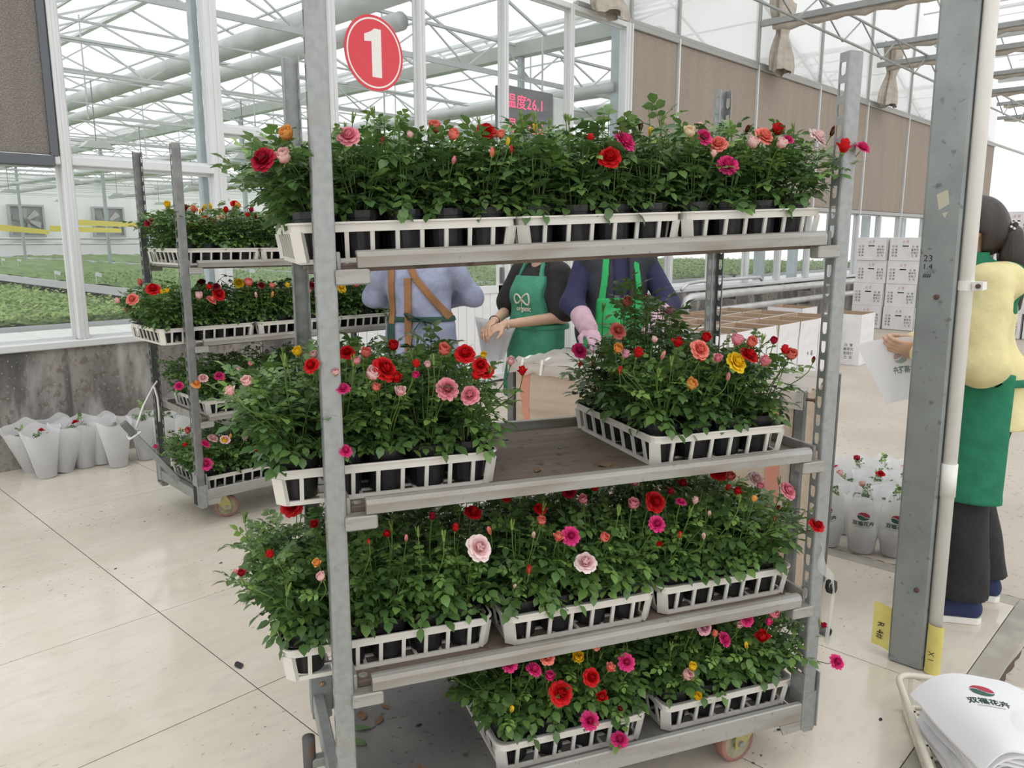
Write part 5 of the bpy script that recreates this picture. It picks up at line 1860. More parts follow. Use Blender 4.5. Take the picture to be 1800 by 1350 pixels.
ap = list(B['torso']) + [('c', (.005, .05, 1.0), (.02, .065, .56), .115, .135), ('c', (.005, -.05, 1.0), (.02, -.065, .56), .115, .135)]
def bibcut(P, w0=.125, zt=1.30, zb=.56, back=-.03, sk=.2):
    x, y, z = P[..., 0], P[..., 1], P[..., 2]
    w = np.where(z > 1.02, w0 + (1.30 - z) * .10, sk)
    r = np.maximum(np.abs(y) - w, np.maximum(z - zt, zb - z))
    lim = np.where(z > 1.05, .03, back)
    return np.maximum(r, lim - x)
apB = garment(B, 'apron', ap, M_apron, .028, .010, lambda P: bibcut(P), .06, .005)
net_obj('apron_strap', lambda P: np.maximum(fld(B['torso'] + B['neck'], P, .04, .024), np.minimum(band((.10, 1.27), (.055, 1.47), .011)(P), band((-.10, 1.27), (-.055, 1.47), .011)(P))), (-.16, -.16, 1.25), (.2, .16, 1.44), .006, M_apron, apB)
net_obj('waist_band', lambda P: np.maximum(fld(ap, P, .06, .034), np.maximum(np.abs(P[..., 2] - 1.0) - .016, np.abs(P[..., 1]) - .21)), (-.2, -.24, .97), (.24, .24, 1.03), .007, M_apron, apB)
# clover-like loop emblem and lettering, raised on the bib
def surf_x(prims, inf, y, z, k=.06):
    xs = np.linspace(.0, .32, 161)
    P = np.stack([xs, np.full_like(xs, y), np.full_like(xs, z)], -1)
    d = fld(prims, P, k, inf)
    ok = np.where(d < 0)[0]
    return xs[ok[-1]] if len(ok) else .1
mb = MB()
pts = []
for k in range(41):
    t = 2 * PI * k / 40
    y = .062 * math.sin(t)
    z = 1.165 + .030 * math.sin(2 * t) + .004 * math.cos(t)
    pts.append((surf_x(ap, .032, y + .01, z), y + .01, z))
mb.tube(pts, .0055, 6)
mb.tube([(surf_x(ap, .032, .01 - .008 * math.sin(q * 2), 1.16 - .045 * q), .01 - .008 * math.sin(q * 2), 1.16 - .045 * q) for q in (0, .5, 1)], .003, 5)
em = mb.build('emblem', M_cream, apB, True)
tmx = text_mesh('organic', .042, M_cream, bold=.001)
xx = surf_x(ap, .032, .03, 1.105)
put('lettering', tmx, apB, basis((xx + .004, .025, 1.108), (0, 1, 0), (0, 0, 1), (1, 0, 0)))
hair_short(B, .008, 1.50, None, .16)
for (hw, nm) in ((lw, 'beaded bracelet'), (rw, 'dark bracelet')):
    mb = MB()
    c = Vector(B['L'](hw)) * 1.0
    e = Vector(B['arms'][1 if hw is lw else 3][1])
    d = (c - e).normalized()
    M_ = toward(c - d * .015, d)
    mb.tube([M_ @ Vector((.031 * math.cos(2 * PI * k / 16), .031 * math.sin(2 * PI * k / 16), 0)) for k in range(17)], .003, 6)
    mb.build('bracelet', M_cream if hw is lw else M_trous, B['root'], True)

# ---------------------------------------------------------------- worker in dark vest, leaning over the crate
pc = atd(1084, 420, 4.42)
feetC = ((.0, .11), (.0, -.11))
rwC = (.30, -.22, 1.02)
C = human('person', (pc.x, pc.y), R(232), 'person in charcoal vest over navy sleeves with bright green apron, behind the crate', 1.72, feetC,
          ((.10, .27, 1.12), (.32, .12, 1.05)), ((.05, -.25, 1.13), rwC), None, False)
sC = 1.72 / 1.66
trousers(C, feetC)
plain_shoes(C, feetC, M_trous)
garment(C, 'jumper', torso_arm(C, .80, .054, .050, .042), M_navy, .010, .011, lambda P: np.maximum(.95 - P[..., 2], P[..., 2] - 1.455), .03, .008)
vp = list(C['torso']) + [('c', (-.012, .16, 1.40), (-.012, -.16, 1.40), .05, .05), ('c', (0, .06, 1.0), (0, -.06, 1.0), .135, .135)]
garment(C, 'vest', vp, M_vest, .030, .011, lambda P: np.maximum(np.maximum(.90 - P[..., 2], np.abs(P[..., 1]) - .225), np.minimum(P[..., 0] - .02, .045 - np.abs(P[..., 1] - .0))), .05, .008)
apc = list(C['torso']) + [('c', (.005, .05, 1.02), (.02, .065, .56), .12, .14), ('c', (.005, -.05, 1.02), (.02, -.065, .56), .12, .14)]
apC = garment(C, 'apron', apc, M_apron3, .040, .011, lambda P: bibcut(P, .12, 1.20, .58), .06, .005)
net_obj('apron_strap', lambda P: np.maximum(fld(vp + C['neck'], P, .05, .036), np.minimum(band((.11, 1.16), (.07, 1.52), .017)(P), band((-.11, 1.16), (-.07, 1.52), .017)(P))), (-.18, -.18, 1.14), (.24, .18, 1.49), .007, M_apron3, apC)
hair_short(C, .010, 1.56)
for i in (1, 3):
    a, b = Vector(C['arms'][i][1]), Vector(C['arms'][i][2])
    pr = [('c', tuple(a.lerp(b, .55)), tuple(b), .055, .047)]
    garment(C, 'sleeve_cuff', pr, M_pinkcuff, .004, .009, None, .02, .006)
    d = (b - a).normalized()
    hp = hand_prims(tuple(b), tuple(d), (0, 0, -1), .5, 1 if i == 1 else -1, 1.12)
    l2, h2 = bounds(hp, .012)
    net_obj('glove', lambda P: fld(hp, P, .008, .002), l2, h2, .005, M_pinkcuff, C['root'])

# ---------------------------------------------------------------- worker in pale yellow sweater behind the pillar
feetD = ((.075, .145), (-.035, -.125))
lwD, rwD = (.255, .10, 1.085), (.265, -.0, 1.10)
hD = [hand_prims(lwD, (.95, .05, .12), (.0, -.75, .5), .55, 1), hand_prims(rwD, (.95, .10, .18), (.0, .6, -.6), .5, -1)]
D = human('person', (3.53, .755), R(112), 'person in pale yellow sweater and green apron, ponytail, standing behind the steel pillar', 1.66, feetD,
          ((.04, .245, 1.06), lwD), ((.05, -.235, 1.07), rwD), hD, True, .15, R(-8))
trousers(D, feetD, None, .075, .115, .092)
sw = torso_arm(D, .78, .062, .066, .048) + [('c', (.0, .07, 1.0), (-.01, .075, .82), .105, .112), ('c', (.0, -.07, 1.0), (-.01, -.075, .82), .105, .112), ('c', (-.01, .10, 1.36), (-.01, -.10, 1.36), .055, .055)]
sweater = garment(D, 'sweater', sw, M_yellow, .014, .010, lambda P: .80 - P[..., 2], .03, .010)
neckband = net_obj('neckband', lambda P: np.maximum(fld(D['neck'], P, .02, .017), np.maximum(1.385 - P[..., 2] - .12 * P[..., 0], P[..., 2] + .12 * P[..., 0] - 1.425)), (-.1, -.1, 1.34), (.13, .1, 1.46), .007, M_yellow, sweater)
apd = list(D['torso']) + [('c', (.005, .06, 1.0), (.035, .08, .50), .125, .142), ('c', (.005, -.06, 1.0), (.02, -.08, .50), .125, .138)]
apD = garment(D, 'apron', apd, M_apron2, .026, .011, lambda P: bibcut(P, .12, 1.28, .515, -.055, .26), .06, .004)
net_obj('apron_strap', lambda P: np.maximum(fld(sw + D['neck'], P, .03, .020), np.minimum(band((.10, 1.24), (.060, 1.50), .016)(P), band((-.10, 1.24), (-.060, 1.50), .016)(P))), (-.18, -.14, 1.22), (.24, .14, 1.47), .007, M_apron2, apD)
net_obj('waist_tie', lambda P: np.maximum(fld(sw + apd, P, .03, .022), np.maximum(np.abs(P[..., 2] - .985) - .014, P[..., 0] - .02)), (-.24, -.26, .96), (.03, .26, 1.01), .007, M_apron2, apD)
mb = MB()
for pts in ([(-.185, 0, .985), (-.21, .05, 1.01), (-.205, .08, .99), (-.19, .0, .98)], [(-.185, 0, .985), (-.215, -.05, 1.0), (-.20, -.08, .97), (-.19, .0, .98)], [(-.185, 0, .98), (-.20, .02, .9), (-.19, .03, .78)], [(-.185, 0, .98), (-.205, -.02, .92), (-.195, -.04, .82)]):
    mb.tube([(p[0] + .048, p[1], p[2]) for p in pts], .013, 6, sq=.3)
mb.build('bow', M_apron2, apD, True)
# ponytail hair, hair tie with pale beads
Hd = D['H']
hp_ = [('e', Hd((-.002, 0, 1.582)), (.100, .084, .095), D['RH']), ('e', Hd((-.03, 0, 1.545)), (.080, .078, .085), D['RH'])]
c0 = np.array(Hd((0, 0, 1.57)))
dx = np.array([D['RH'][0][0], D['RH'][1][0], 0])
hairD = net_obj('hair', lambda P: np.maximum(fld(hp_, P, .02, .010), np.maximum(np.minimum((P - c0) @ dx - .052, .05 - (P[..., 2] - c0[2])), np.minimum((P - c0) @ dx + .028, -.030 - (P[..., 2] - c0[2])))), *bounds(hp_, .03), .007, M_hair, D['root'])
tl = [Hd((-.085, 0, 1.555)), Hd((-.115, .0, 1.53)), Hd((-.122, .0, 1.46)), Hd((-.118, .0, 1.36)), Hd((-.115, .0, 1.26))]
tp_ = [('c', tl[0], tl[1], .028, .034), ('c', tl[1], tl[2], .040, .050), ('c', tl[2], tl[3], .050, .048), ('c', tl[3], tl[4], .045, .018)]
net_obj('ponytail', lambda P: fld(tp_, P, .03) + .004 * np.sin(90 * P[..., 1]) * np.sin(14 * P[..., 2]), *bounds(tp_, .02), .007, M_hair, hairD)
mb = MB()
cc = Vector(Hd((-.108, 0, 1.545)))
M_ = toward(cc, Vector(tl[1]) - Vector(tl[0]))
mb.tube([M_ @ Vector((.036 * math.cos(2 * PI * k / 16), .036 * math.sin(2 * PI * k / 16), 0)) for k in range(17)], .010, 8)
ht = mb.build('hair_tie', M_trous, hairD, True)
mb = MB()
for k in range(14):
    mb.lathe([(0, -.006), (.005, -.003), (.005, .003), (0, .006)], 6, 0, M_ @ Matrix.Translation((.044 * math.cos(k * .9), .044 * math.sin(k * .9), .007 * math.sin(k * 2.4))), capb=False, capt=False)
mb.build('beads', M_sole, ht, True)
mb = MB()
mb.tube([Hd((.0, .084, 1.545)), Hd((.03, .082, 1.515)), Hd((.07, .060, 1.50))], .0016, 5)
mb.build('mask_loop', M_sole, D['root'], True)
# canvas shoes with white soles and laces
for sd, f in ((1, feetD[0]), (-1, feetD[1])):
    Ms = T(f[0], f[1], 0, sd * .10)
    outl = [(-.115, -.028), (-.10, -.036), (-.02, -.036), (.06, -.046), (.11, -.040), (.142, -.018), (.145, .010), (.125, .034), (.08, .046), (.0, .038), (-.10, .034), (-.118, .018)]
    mb = MB()
    mb.prism(outl, 0.0015, .028, 0, Ms)
    sh = mb.build('shoe', M_sole, D['root'])
    pr = [('c', (-.085, 0, .05), (.105, 0, .038), .034, .034), ('c', (-.075, 0, .075), (.03, 0, .06), .034, .03), ('c', (-.06, 0, .09), (-.03, 0, .09), .036, .034)]
    up = net_obj('canvas_upper', lambda P: np.maximum(fld(pr, P, .03, .002), np.maximum(.022 - P[..., 2], P[..., 2] - .105)), (-.14, -.06, .015), (.15, .06, .12), .0065, M_shoe, sh)
    up.matrix_basis = Ms
    lc = MB()
    for k in range(5):
        x = .012 + .019 * k
        z = .096 - .007 * k
        for q in (-1, 1):
            lc.tube([(x, -.024 * q, z - .012), (x + .006, 0, z + .001), (x + .014, .024 * q, z - .014)], .0032, 5)
    lo_ = lc.build('laces', M_sole, sh, True)
    lo_.matrix_basis = Ms
# ================================================================== PILLAR, SIGN, DISPLAY
LEAN = Matrix.Rotation(-.0142, 4, Vector((cA, sA, 0)))      # the pillar stands slightly out of plumb
pil = tag(empty('steel_pillar', T(2.863, .775, 0) @ LEAN), 'square galvanised steel pillar on the tiles at the right', 'pillar')
M_pillar = pm('pillar_galvanised', (.31, .335, .325), .5, .4, var=(7, (.25, .27, .265), .4, .7), var2=(30, (.17, .18, .175), .62, .72), bump=(40, .08, .002))
mb = MB()
mb.cbox(0, .07, -.0585, .0585, 0, 5.6, .008)
mb.build('column', M_pillar, pil)
mb = MB()
for (y, z) in ((-.005, 1.33), (-.02, .3)):
    mb.lathe([(.009, 0), (.009, .005), (.004, .007)], 8, 0, toward((0, y, z), (-1, 0, 0)))
mb.build('bolt', M_bolt, pil)
for body, z, sz in (('23', 1.455, .030), ('1.4', 1.428, .026), ('##', 1.400, .022)):
    put('handwriting', text_mesh(body, sz, M_black), pil, basis((-.0006, .030, z), (0, -1, 0), (0, 0, 1), (-1, 0, 0)))
mb = MB()
mb.add([(-.0005, .02, 1.66), (-.0005, -.012, 1.675), (-.0005, -.02, 1.63), (-.0005, .01, 1.61)], [(0, 1, 2, 3)])
mb.add([(-.0005, -.0, 1.60), (-.0005, -.018, 1.605), (-.0005, -.01, 1.585)], [(0, 1, 2)])
mb.build('glue_mark', pm('old_glue', (.50, .47, .36), .7), pil)
pv = tag(empty('pvc_pipe', T(2.890, .693, 0) @ LEAN), 'white PVC drain pipe clamped to the right of the steel pillar', 'pipe')
mb = MB()
mb.tube([(0, 0, .001), (0, 0, 5.5)], .0225, 20)
mb.build('pipe', M_pvc, pv, True)
mb = MB()
mb.tube([(0, 0, .655), (0, 0, .77)], .0255, 20)
mb.build('pipe_socket', M_pvc, pv, True)
mb = MB()
mb.tube([(0, 0, 1.355), (0, 0, 1.385)], .025, 20)
mb.box(-.026, .026, -.054, -.024, 1.357, 1.383)
cl = mb.build('clamp', M_pvc, pv)
mb = MB()
mb.lathe([(.008, 0), (.008, .008)], 8, 0, toward((-.026, -.042, 1.37), (-1, 0, 0)))
mb.build('clamp_screw', M_bolt, cl)
def sheet(fn, nu, nv, mat, name, th=.0012):
    """thin closed sheet from fn(u, v) -> (point, normal)"""
    mb = MB()
    a = [[fn(i / nu, j / nv) for j in range(nv + 1)] for i in range(nu + 1)]
    mb.grid(lambda u, v: Vector(a[round(u * nu)][round(v * nv)][0]) + Vector(a[round(u * nu)][round(v * nv)][1]) * th, nu, nv)
    mb.grid(lambda u, v: Vector(a[round((1 - u) * nu)][round(v * nv)][0]) - Vector(a[round((1 - u) * nu)][round(v * nv)][1]) * th, nu, nv)
    return mb.mesh(name, mat, True)
me = sheet(lambda u, v: ((2.868 + .004 * math.sin(4 * u), .835 + .06 * u, .035 + .165 * v + .012 * u), (-1, 0, 0)), 6, 6, M_yellowpaper, 'yellow_note')
yn = tag(put('yellow_note', me), 'yellow paper note sticking out left of the pillar foot', 'paper')
put('handwriting', text_mesh('R 4#', .034, M_black), yn, basis((2.8655, .868, .105), (0, 0, -1), (0, -1, 0), (-1, 0, 0)))
me = sheet(lambda u, v: ((2.890 - .027 * math.cos(2.3 * (u - .30)), .693 - .027 * math.sin(2.3 * (u - .30)), .004 + .185 * v - .01 * u), (-math.cos(2.3 * (u - .30)), -math.sin(2.3 * (u - .30)), 0)), 10, 6, M_yellowpaper, 'yellow_note')
yn = tag(put('yellow_note', me), 'yellow paper note wrapped round the foot of the white pipe', 'paper')
put('handwriting', text_mesh('X 1', .026, M_black), yn, basis((2.8618, .693, .07), (0, 0, -1), (0, -1, 0), (-1, 0, 0)))

# round red number sign on the glass
sg = tag(empty('number_sign', T(4.45, WALL_Y + .038, 3.12)), 'round red sign with a white number 1 on the glass wall', 'sign')
M_signred = pm('sign_red', (.72, .055, .075), .35)
M_signwhite = pm('sign_white', (.86, .84, .80), .4)
FX = basis((0, 0, 0), (1, 0, 0), (0, 0, 1), (0, -1, 0))
mb = MB()
mb.lathe([(.315, 0), (.315, .005)], 64, 0, FX)
mb.build('disc', M_signred, sg)
mb = MB()
n = 64
vs = [FX @ Vector((r * math.cos(2 * PI * k / n), r * math.sin(2 * PI * k / n), z)) for r, z in ((.278, .0052), (.278, .0062), (.292, .0062), (.292, .0052)) for k in range(n)]
mb.add(vs, [(q * n + k, q * n + (k + 1) % n, (q + 1) * n + (k + 1) % n, (q + 1) * n + k) for q in range(3) for k in range(n)])
mb.build('ring', M_signwhite, sg)
mb = MB()
mb.prism([(-.03, -.20), (.075, -.20), (.075, .205), (.005, .205), (-.035, .175), (-.105, .145), (-.105, .085), (-.03, .095)], .0052, .0064, 0, FX)
mb.build('numeral', M_signwhite, sg)

# hanging temperature display behind the glass
ld = tag(empty('temperature_display', T(6.45, 6.30, 2.55)), 'black temperature and humidity display with red digits behind the glass', 'display')
mb = MB()
mb.cbox(0, .84, 0, .13, 0, .63, .008)
mb.build('housing', pm('display_housing', (.07, .075, .08), .25), ld)
mb = MB()
mb.box(.02, .82, -.003, 0, .02, .61)
mb.build('screen', pm('display_screen', (.10, .105, .11), .15), ld)
M_led, nt, b, out = node_mat('red_led')
b.inputs['Base Color'].default_value = (.6, .02, .06, 1)
b.inputs['Emission Color'].default_value = (1, .05, .16, 1)
b.inputs['Emission Strength'].default_value = 1.6
for body, z in (('温度26.1', .46), ('湿度72.6', .20)):
    put('digits', text_mesh(body, .165, M_led, 'LEFT', sp=1.05), ld, basis((.04, -.005, z), (1, 0, 0), (0, 0, 1), (0, -1, 0)))
for x in (.12, .72):
    mb = MB()
    mb.tube([(x, .065, .63), (x, .065, 1.25)], .012, 6)
    mb.build('hanger', M_frame, ld)
mb = MB()
mb.cbox(7.32, 7.62, 6.32, 6.46, 2.5, 3.15, .01)
tag(mb.build('control_box', pm('pale_control_box', (.66, .72, .70), .4)), 'pale grey control box beside the temperature display', 'box')

# ================================================================== CARTONS
CW, CD, CH = .50, .50, .385
mb = MB()
mb.cbox(0, CD, 0, CW, 0, CH - .002, .004)
ME['carton'] = mb.mesh('box_body', M_carton)
mb = MB()
mb.box(-.0008, .0, .0, .004, .004, CH - .006)
mb.box(-.0008, .0008, CW / 2 - .05, CW / 2 + .05, CH * .60, CH * .60 + .02)
ME['hand_slot'] = mb.mesh('hand_slot', M_black)
FS = lambda y, z: basis((-.0012, y, z), (0, -1, 0), (0, 0, 1), (-1, 0, 0))
def carton(x, y, z, label, rz=0.0):
    c = tag(empty('carton', T(x, y, z, rz)), label, 'carton', 'stacked white cartons')
    put('box_body', ME['carton'], c)
    put('hand_slot', ME['hand_slot'], c)
    put('red_heading', text_mesh('主 营', .046, M_dull), c, FS(CW / 2, CH * .80))
    put('print_block', text_mesh('竹 芋\n红 掌\n绿 萝\n凤 梨', .040, M_black, lead=1.25), c, FS(CW * .83, CH * .40))
    put('print_block', text_mesh('白  掌\n量荷花\n宝莲灯\n兰  花', .040, M_black, lead=1.25), c, FS(CW * .20, CH * .40))
    return c
rc = random.Random(3)
NUMW = ['bottom', 'second', 'third', 'fourth', 'fifth']
stack_n = [4.70, 4.18, 3.665, 3.15, 2.635, 2.12]
for k, y in enumerate(stack_n):
    for l in range(4 if k < 3 else 5):
        carton(14.05 + rc.uniform(-.02, .02), y + rc.uniform(-.012, .012) - .004 * l, l * CH, 'printed white carton, %s layer up, %s column right of the window wall' % (NUMW[l] if l else 'lowest', ordn[k]))
# open cartons with raised flaps
OW, OD, OH, FL_ = .48, .50, .42, .20
mb = MB()
t_ = .006
for a in ((0, OD, 0, t_), (0, OD, OW - t_, OW), (0, t_, t_, OW - t_), (OD - t_, OD, t_, OW - t_)):
    mb.box(a[0], a[1], a[2], a[3], 0, OH, 0)
mb.box(t_, OD - t_, t_, OW - t_, 0, .006, 1)
for a in ((t_, OD - t_, t_, t_ + .001), (t_, OD - t_, OW - t_ - .001, OW - t_), (t_, t_ + .001, t_ + .001, OW - t_ - .001), (OD - t_ - .001, OD - t_, t_ + .001, OW - t_ - .001)):
    mb.box(a[0], a[1], a[2], a[3], .006, OH, 1)
ME['open_body'] = mb.mesh('box_body', [M_carton, M_kraft])
def flap_mesh(l):
    mb = MB()
    mb.box(.004, l - .004, 0, .003, 0, FL_, 0)
    mb.box(.004, l - .004, .003, .006, 0, FL_, 1)
    return mb.mesh('flap', [M_carton, M_kraft])
ME['flapD'], ME['flapW'] = flap_mesh(OD), flap_mesh(OW)
def open_carton(x, y, label, rz, rnd, prints=True):
    c = tag(empty('open_carton', T(x, y, -.004, rz)), label, 'carton', 'open cartons with brown insides')
    put('box_body', ME['open_body'], c)
    def rot(a):
        return Matrix.Rotation(a, 4, 'X')
    for (M0, me) in ((T(0, 0, OH), ME['flapD']), (T(OD, OW, OH, PI), ME['flapD']), (T(OD, 0, OH, PI / 2), ME['flapW']), (T(0, OW, OH, -PI / 2), ME['flapW'])):
        put('flap', me, c, M0 @ rot(rnd.uniform(-.06, .12)))
    if prints:
        put('print_block', text_mesh('白  掌\n量荷花\n宝莲灯\n兰  花', .040, M_black, lead=1.25), c, basis((-.0012, .13, OH * .40), (0, -1, 0), (0, 0, 1), (-1, 0, 0)))
        put('print_block', text_mesh('↑  易', .07, M_black), c, basis((OD * .6, -.0012, OH * .55), (1, 0, 0), (0, 0, 1), (0, -1, 0)))
    return c
for i in range(6):
    for j in range(3):
        x, y = 6.35 + .53 * i + .04 * j, 3.68 + .51 * j
        open_carton(x, y, 'open white carton with brown inside, %s row, %s from its left end' % (('front', 'middle', 'back')[j], ordn[i]), rc.uniform(-.03, .03), rc, i == 5 or j == 0)
open_carton(9.72, 3.47, 'open white carton set apart at the right end of the carton group', .04, rc)
open_carton(10.05, 4.35, 'open white carton behind the right end of the carton group', .02, rc, False)

# ================================================================== FILM-WRAPPED CRATE BEHIND THE TROLLEY
cr = tag(empty('packing_crate', T(2.877, 1.225, 0, R(97.7))), 'wood-panelled steel-framed crate with film-covered top behind the near trolley', 'crate')
M_ply = pm('pale_plywood', (.54, .44, .34), .7, 0, var=((2, 30, 30), (.45, .35, .26), .4, .7), var2=(9, (.60, .52, .44), .55, .75))
CL, CDP, CZ = 1.36, .50, .95
pst = MB()
pst.cbox(-.018, .018, -.018, .018, 0, CZ, .003)
pm_ = pst.mesh('post', M_darksteel)
for (x, y) in ((0, 0), (CL, 0), (0, -CDP), (CL, -CDP)):
    put('post', pm_, cr, T(x, y, 0))
for (y, nm) in ((0.0, 'front'), (-CDP, 'back')):
    mb = MB()
    mb.cbox(.024, CL - .024, y - .006, y + .006, .10, CZ - .02, .002)
    mb.build('panel', M_ply, cr)
for x in (0, CL):
    mb = MB()
    mb.cbox(x - .006, x + .006, -CDP + .022, -.022, .10, CZ - .02, .002)
    mb.build('panel', M_ply, cr)
for (a) in ((.02, CL - .02, -.015, .015, .10), (.02, CL - .02, -CDP - .015, -CDP + .015, .10)):
    mb = MB()
    mb.box(a[0], a[1], a[2], a[3], .06, .10)
    mb.build('rail', M_darksteel, cr)
mb = MB()
mb.box(.02, CL - .02, -CDP + .01, -.01, .10, .12)
mb.build('crate_floor', M_ply, cr)
mb = MB()
rf = random.Random(8)
hf = [[rf.uniform(-1, 1) for _ in range(13)] for _ in range(29)]
mb.grid(lambda u, v: (-.012 + (CL + .024) * u, .022 - (CDP + .044) * v, CZ - .004 + .016 * hf[round(u * 28)][round(v * 12)] * (1 if 0 < v < 1 else .2) + .02 * math.sin(PI * u) * math.sin(PI * v)), 28, 12)
mb.grid(lambda u, v: (-.012 + (CL + .024) * u, .021 + .004 * hf[round(u * 28)][round(v * 4)], CZ - .004 - (.055 + .012 * hf[round(u * 28)][6]) * v), 28, 4)
fm = mb.build('film_cover', sheet_mat('milky_film', (.80, .75, .69), .15, .4, .35), cr, True)
for k, x in enumerate((1.27, 1.16)):
    mb = MB()
    mb.grid(lambda u, v: (x + .014 * v + .012 * u + .004 * math.sin(7 * u), -.07 + .095 * min(1, u * 1.4), CZ + .016 - .075 * max(0, u - .7) / .3 + .004 * math.sin(9 * u)), 10, 1)
    mb.build('tape', M_signwhite, fm)
mb = MB()
mb.prism([(CL - .10, .12), (CL - .055, .12), (CL - .05, .55), (CL - .075, .66), (CL - .05, .8), (CL - .06, .90), (CL - .11, .90), (CL - .10, .74), (CL - .115, .62), (CL - .10, .5)], .0065, .0075, 0, basis((0, 0, 0), (1, 0, 0), (0, 0, 1), (0, -1, 0)) @ Matrix.Scale(-1, 4, (0, 0, 1)))
M_stripe = pm('faded_pink_paint', (.62, .27, .20), .7)
mb.build('painted_stripe', M_stripe, cr)
mb = MB()
mb.prism([(.06, .15), (.115, .15), (.125, .9), (.07, .9)], .0065, .0075, 0, basis((0, 0, 0), (1, 0, 0), (0, 0, 1), (0, -1, 0)) @ Matrix.Scale(-1, 4, (0, 0, 1)))
mb.build('painted_stripe', M_stripe, cr)
mb = MB()
mb.lathe([(.006, 0), (.006, .03), (.011, .03), (.011, .038)], 8, 0, toward((-.018, .0, CZ - .03), (-1, 0, 0)))
mb.build('bolt', M_bolt, cr)

# ================================================================== SLEEVED ROSES ON THE FLOOR
def cone_r(z, th, rb_, rt, hgt, flat, ph):
    t = z / hgt
    r = rb_ + (rt - rb_) * t ** 1.1
    # two side seams pinch the sleeve into a flattened shape towards the top
    f = 1 + flat * t * (math.cos(2 * th) * .5) + .05 * t * math.sin(3 * th + ph)
    return r * f
def sleeve_mesh(seed, hgt=.33, rb_=.056, rt=.105):
    rnd = random.Random(seed)
    ph = rnd.uniform(0, 6)
    flat = .30
    pk = [rnd.uniform(0, .05) for _ in range(4)]
    def fn(u, v):
        th = 2 * PI * v
        top = hgt * (.86 + .10 * math.cos(2 * th) ** 2 + pk[int(v * 4) % 4] * math.sin(4 * PI * v) ** 2 + (.10 if math.sin(th) > 0 else -.04) * abs(math.sin(th)))
        z = .004 + top * u
        r = cone_r(z, th, rb_, rt, hgt, flat, ph) * (1 + .03 * math.sin(9 * th + 20 * u + ph) * u)
        return (r * math.cos(th), r * math.sin(th), z)
    mb = MB()
    mb.grid(fn, 12, 36)
    seam = MB()
    for th in (0, PI):
        for sd_ in (0,):
            seam.tube([Vector(fn(u / 10, th / (2 * PI))) * 1.012 for u in range(11)], .0022, 5)
    return mb.mesh('sleeve', M_bag, True), seam.mesh('seam', M_sheetwhite, True), fn
SLV = [sleeve_mesh(20 + k) for k in range(5)]
mb = MB()
mb.lathe([(.042, 0), (.052, .085), (.050, .086)], 16, 0, capt=False)
ME['pot_s'] = mb.mesh('pot', M_pot)
def bend_to(fn, me, name, z0, th0, mat, off=.003):
    """lay a flat printed mesh (x, y) on the sleeve surface"""
    new = me.copy()
    new.name = name
    for v in new.vertices:
        z = z0 + v.co.y
        u = max(0, min(1, z / .31))
        r = .056 + (.105 - .056) * (z / .33) ** 1.1
        th = th0 + v.co.x / r
        p = Vector(fn(u, (th / (2 * PI)) % 1))
        q = Vector((p.x, p.y, 0))
        rr = q.length + off
        q.normalize()
        v.co = Vector((q.x * rr, q.y * rr, z))
    return new
def logo_flat(part):
    mb = MB()
    n = 24
    a, b_ = .030, .021
    ell = [(a * math.cos(2 * PI * k / n), b_ * math.sin(2 * PI * k / n)) for k in range(n)]
    wave = lambda x, d: d + .006 * math.sin(-x / a * 2.6)
    cols = 14
    for k in range(cols):
        x0, x1 = -a + 2 * a * k / cols, -a + 2 * a * (k + 1) / cols
        def yy(x):
            return b_ * math.sqrt(max(0, 1 - (x / a) ** 2))
        if part == 'red':
            q = [(x0, min(yy(x0), max(-yy(x0), wave(x0, .002)))), (x1, min(yy(x1), max(-yy(x1), wave(x1, .002)))), (x1, yy(x1)), (x0, yy(x0))]
        else:
            q = [(x0, -yy(x0)), (x1, -yy(x1)), (x1, max(-yy(x1), min(yy(x1), wave(x1, -.002)))), (x0, max(-yy(x0), min(yy(x0), wave(x0, -.002))))]
        mb.add([(x, y, 0) for x, y in q], [(0, 1, 2, 3)])
    return mb.mesh('logo_' + part, M_redprint if part == 'red' else M_greenprint)
LOGO = {k: logo_flat(k) for k in ('red', 'green')}
def sleeved(p, rz, seed, label, group, prints=False, col=None, lean=(0, 0), leafy=1.0, sc=1.0):
    sm, seam, fn = SLV[seed % 5]
    M = T(p.x, p.y, max(p.z, 0) + .0008) @ Matrix.Rotation(lean[0], 4, 'X') @ Matrix.Rotation(lean[1], 4, 'Y') @ Matrix.Rotation(rz, 4, 'Z') @ Matrix.Scale(sc, 4)
    o = tag(empty('sleeved_rose', M), label, 'rose', group)
    s_ = put('sleeve', sm, o)
    put('seam', seam, s_)
    put('pot', ME['pot_s'], o)
    f = put('foliage', FOL_BAG[seed % 3], o, Matrix.Translation((0, 0, .10)) @ Matrix.Diagonal((.6, .6, leafy, 1)))
    f['kind'] = 'stuff'
    if col:
        b = put('bloom', bloom('open' if seed % 2 else 'cup', col, seed % 3), o, toward((.03 * math.cos(seed), .03 * math.sin(seed), .09 + .20 * leafy), (.3 * math.cos(seed), .3 * math.sin(seed), 1)) @ Matrix.Scale(.045, 4))
        put('calyx', ME['calyx'], b, Matrix.Scale(.62, 4))
    if prints:
        th = -PI / 2
        for nm in ('red', 'green'):
            put('logo', bend_to(fn, LOGO[nm], 'logo', .205, th, None), s_)
        put('lettering', bend_to(fn, text_mesh('双福花卉', .026, M_greenprint, bold=.0006), 'lettering', .165, th, None), s_)
        put('lettering', bend_to(fn, text_mesh('SHUANGFUHUAHUI', .0078, M_greenprint), 'lettering', .147, th, None), s_)
    return o
face_cam = lambda p: math.atan2(-p.y, -p.x) + PI / 2
rs = random.Random(21)
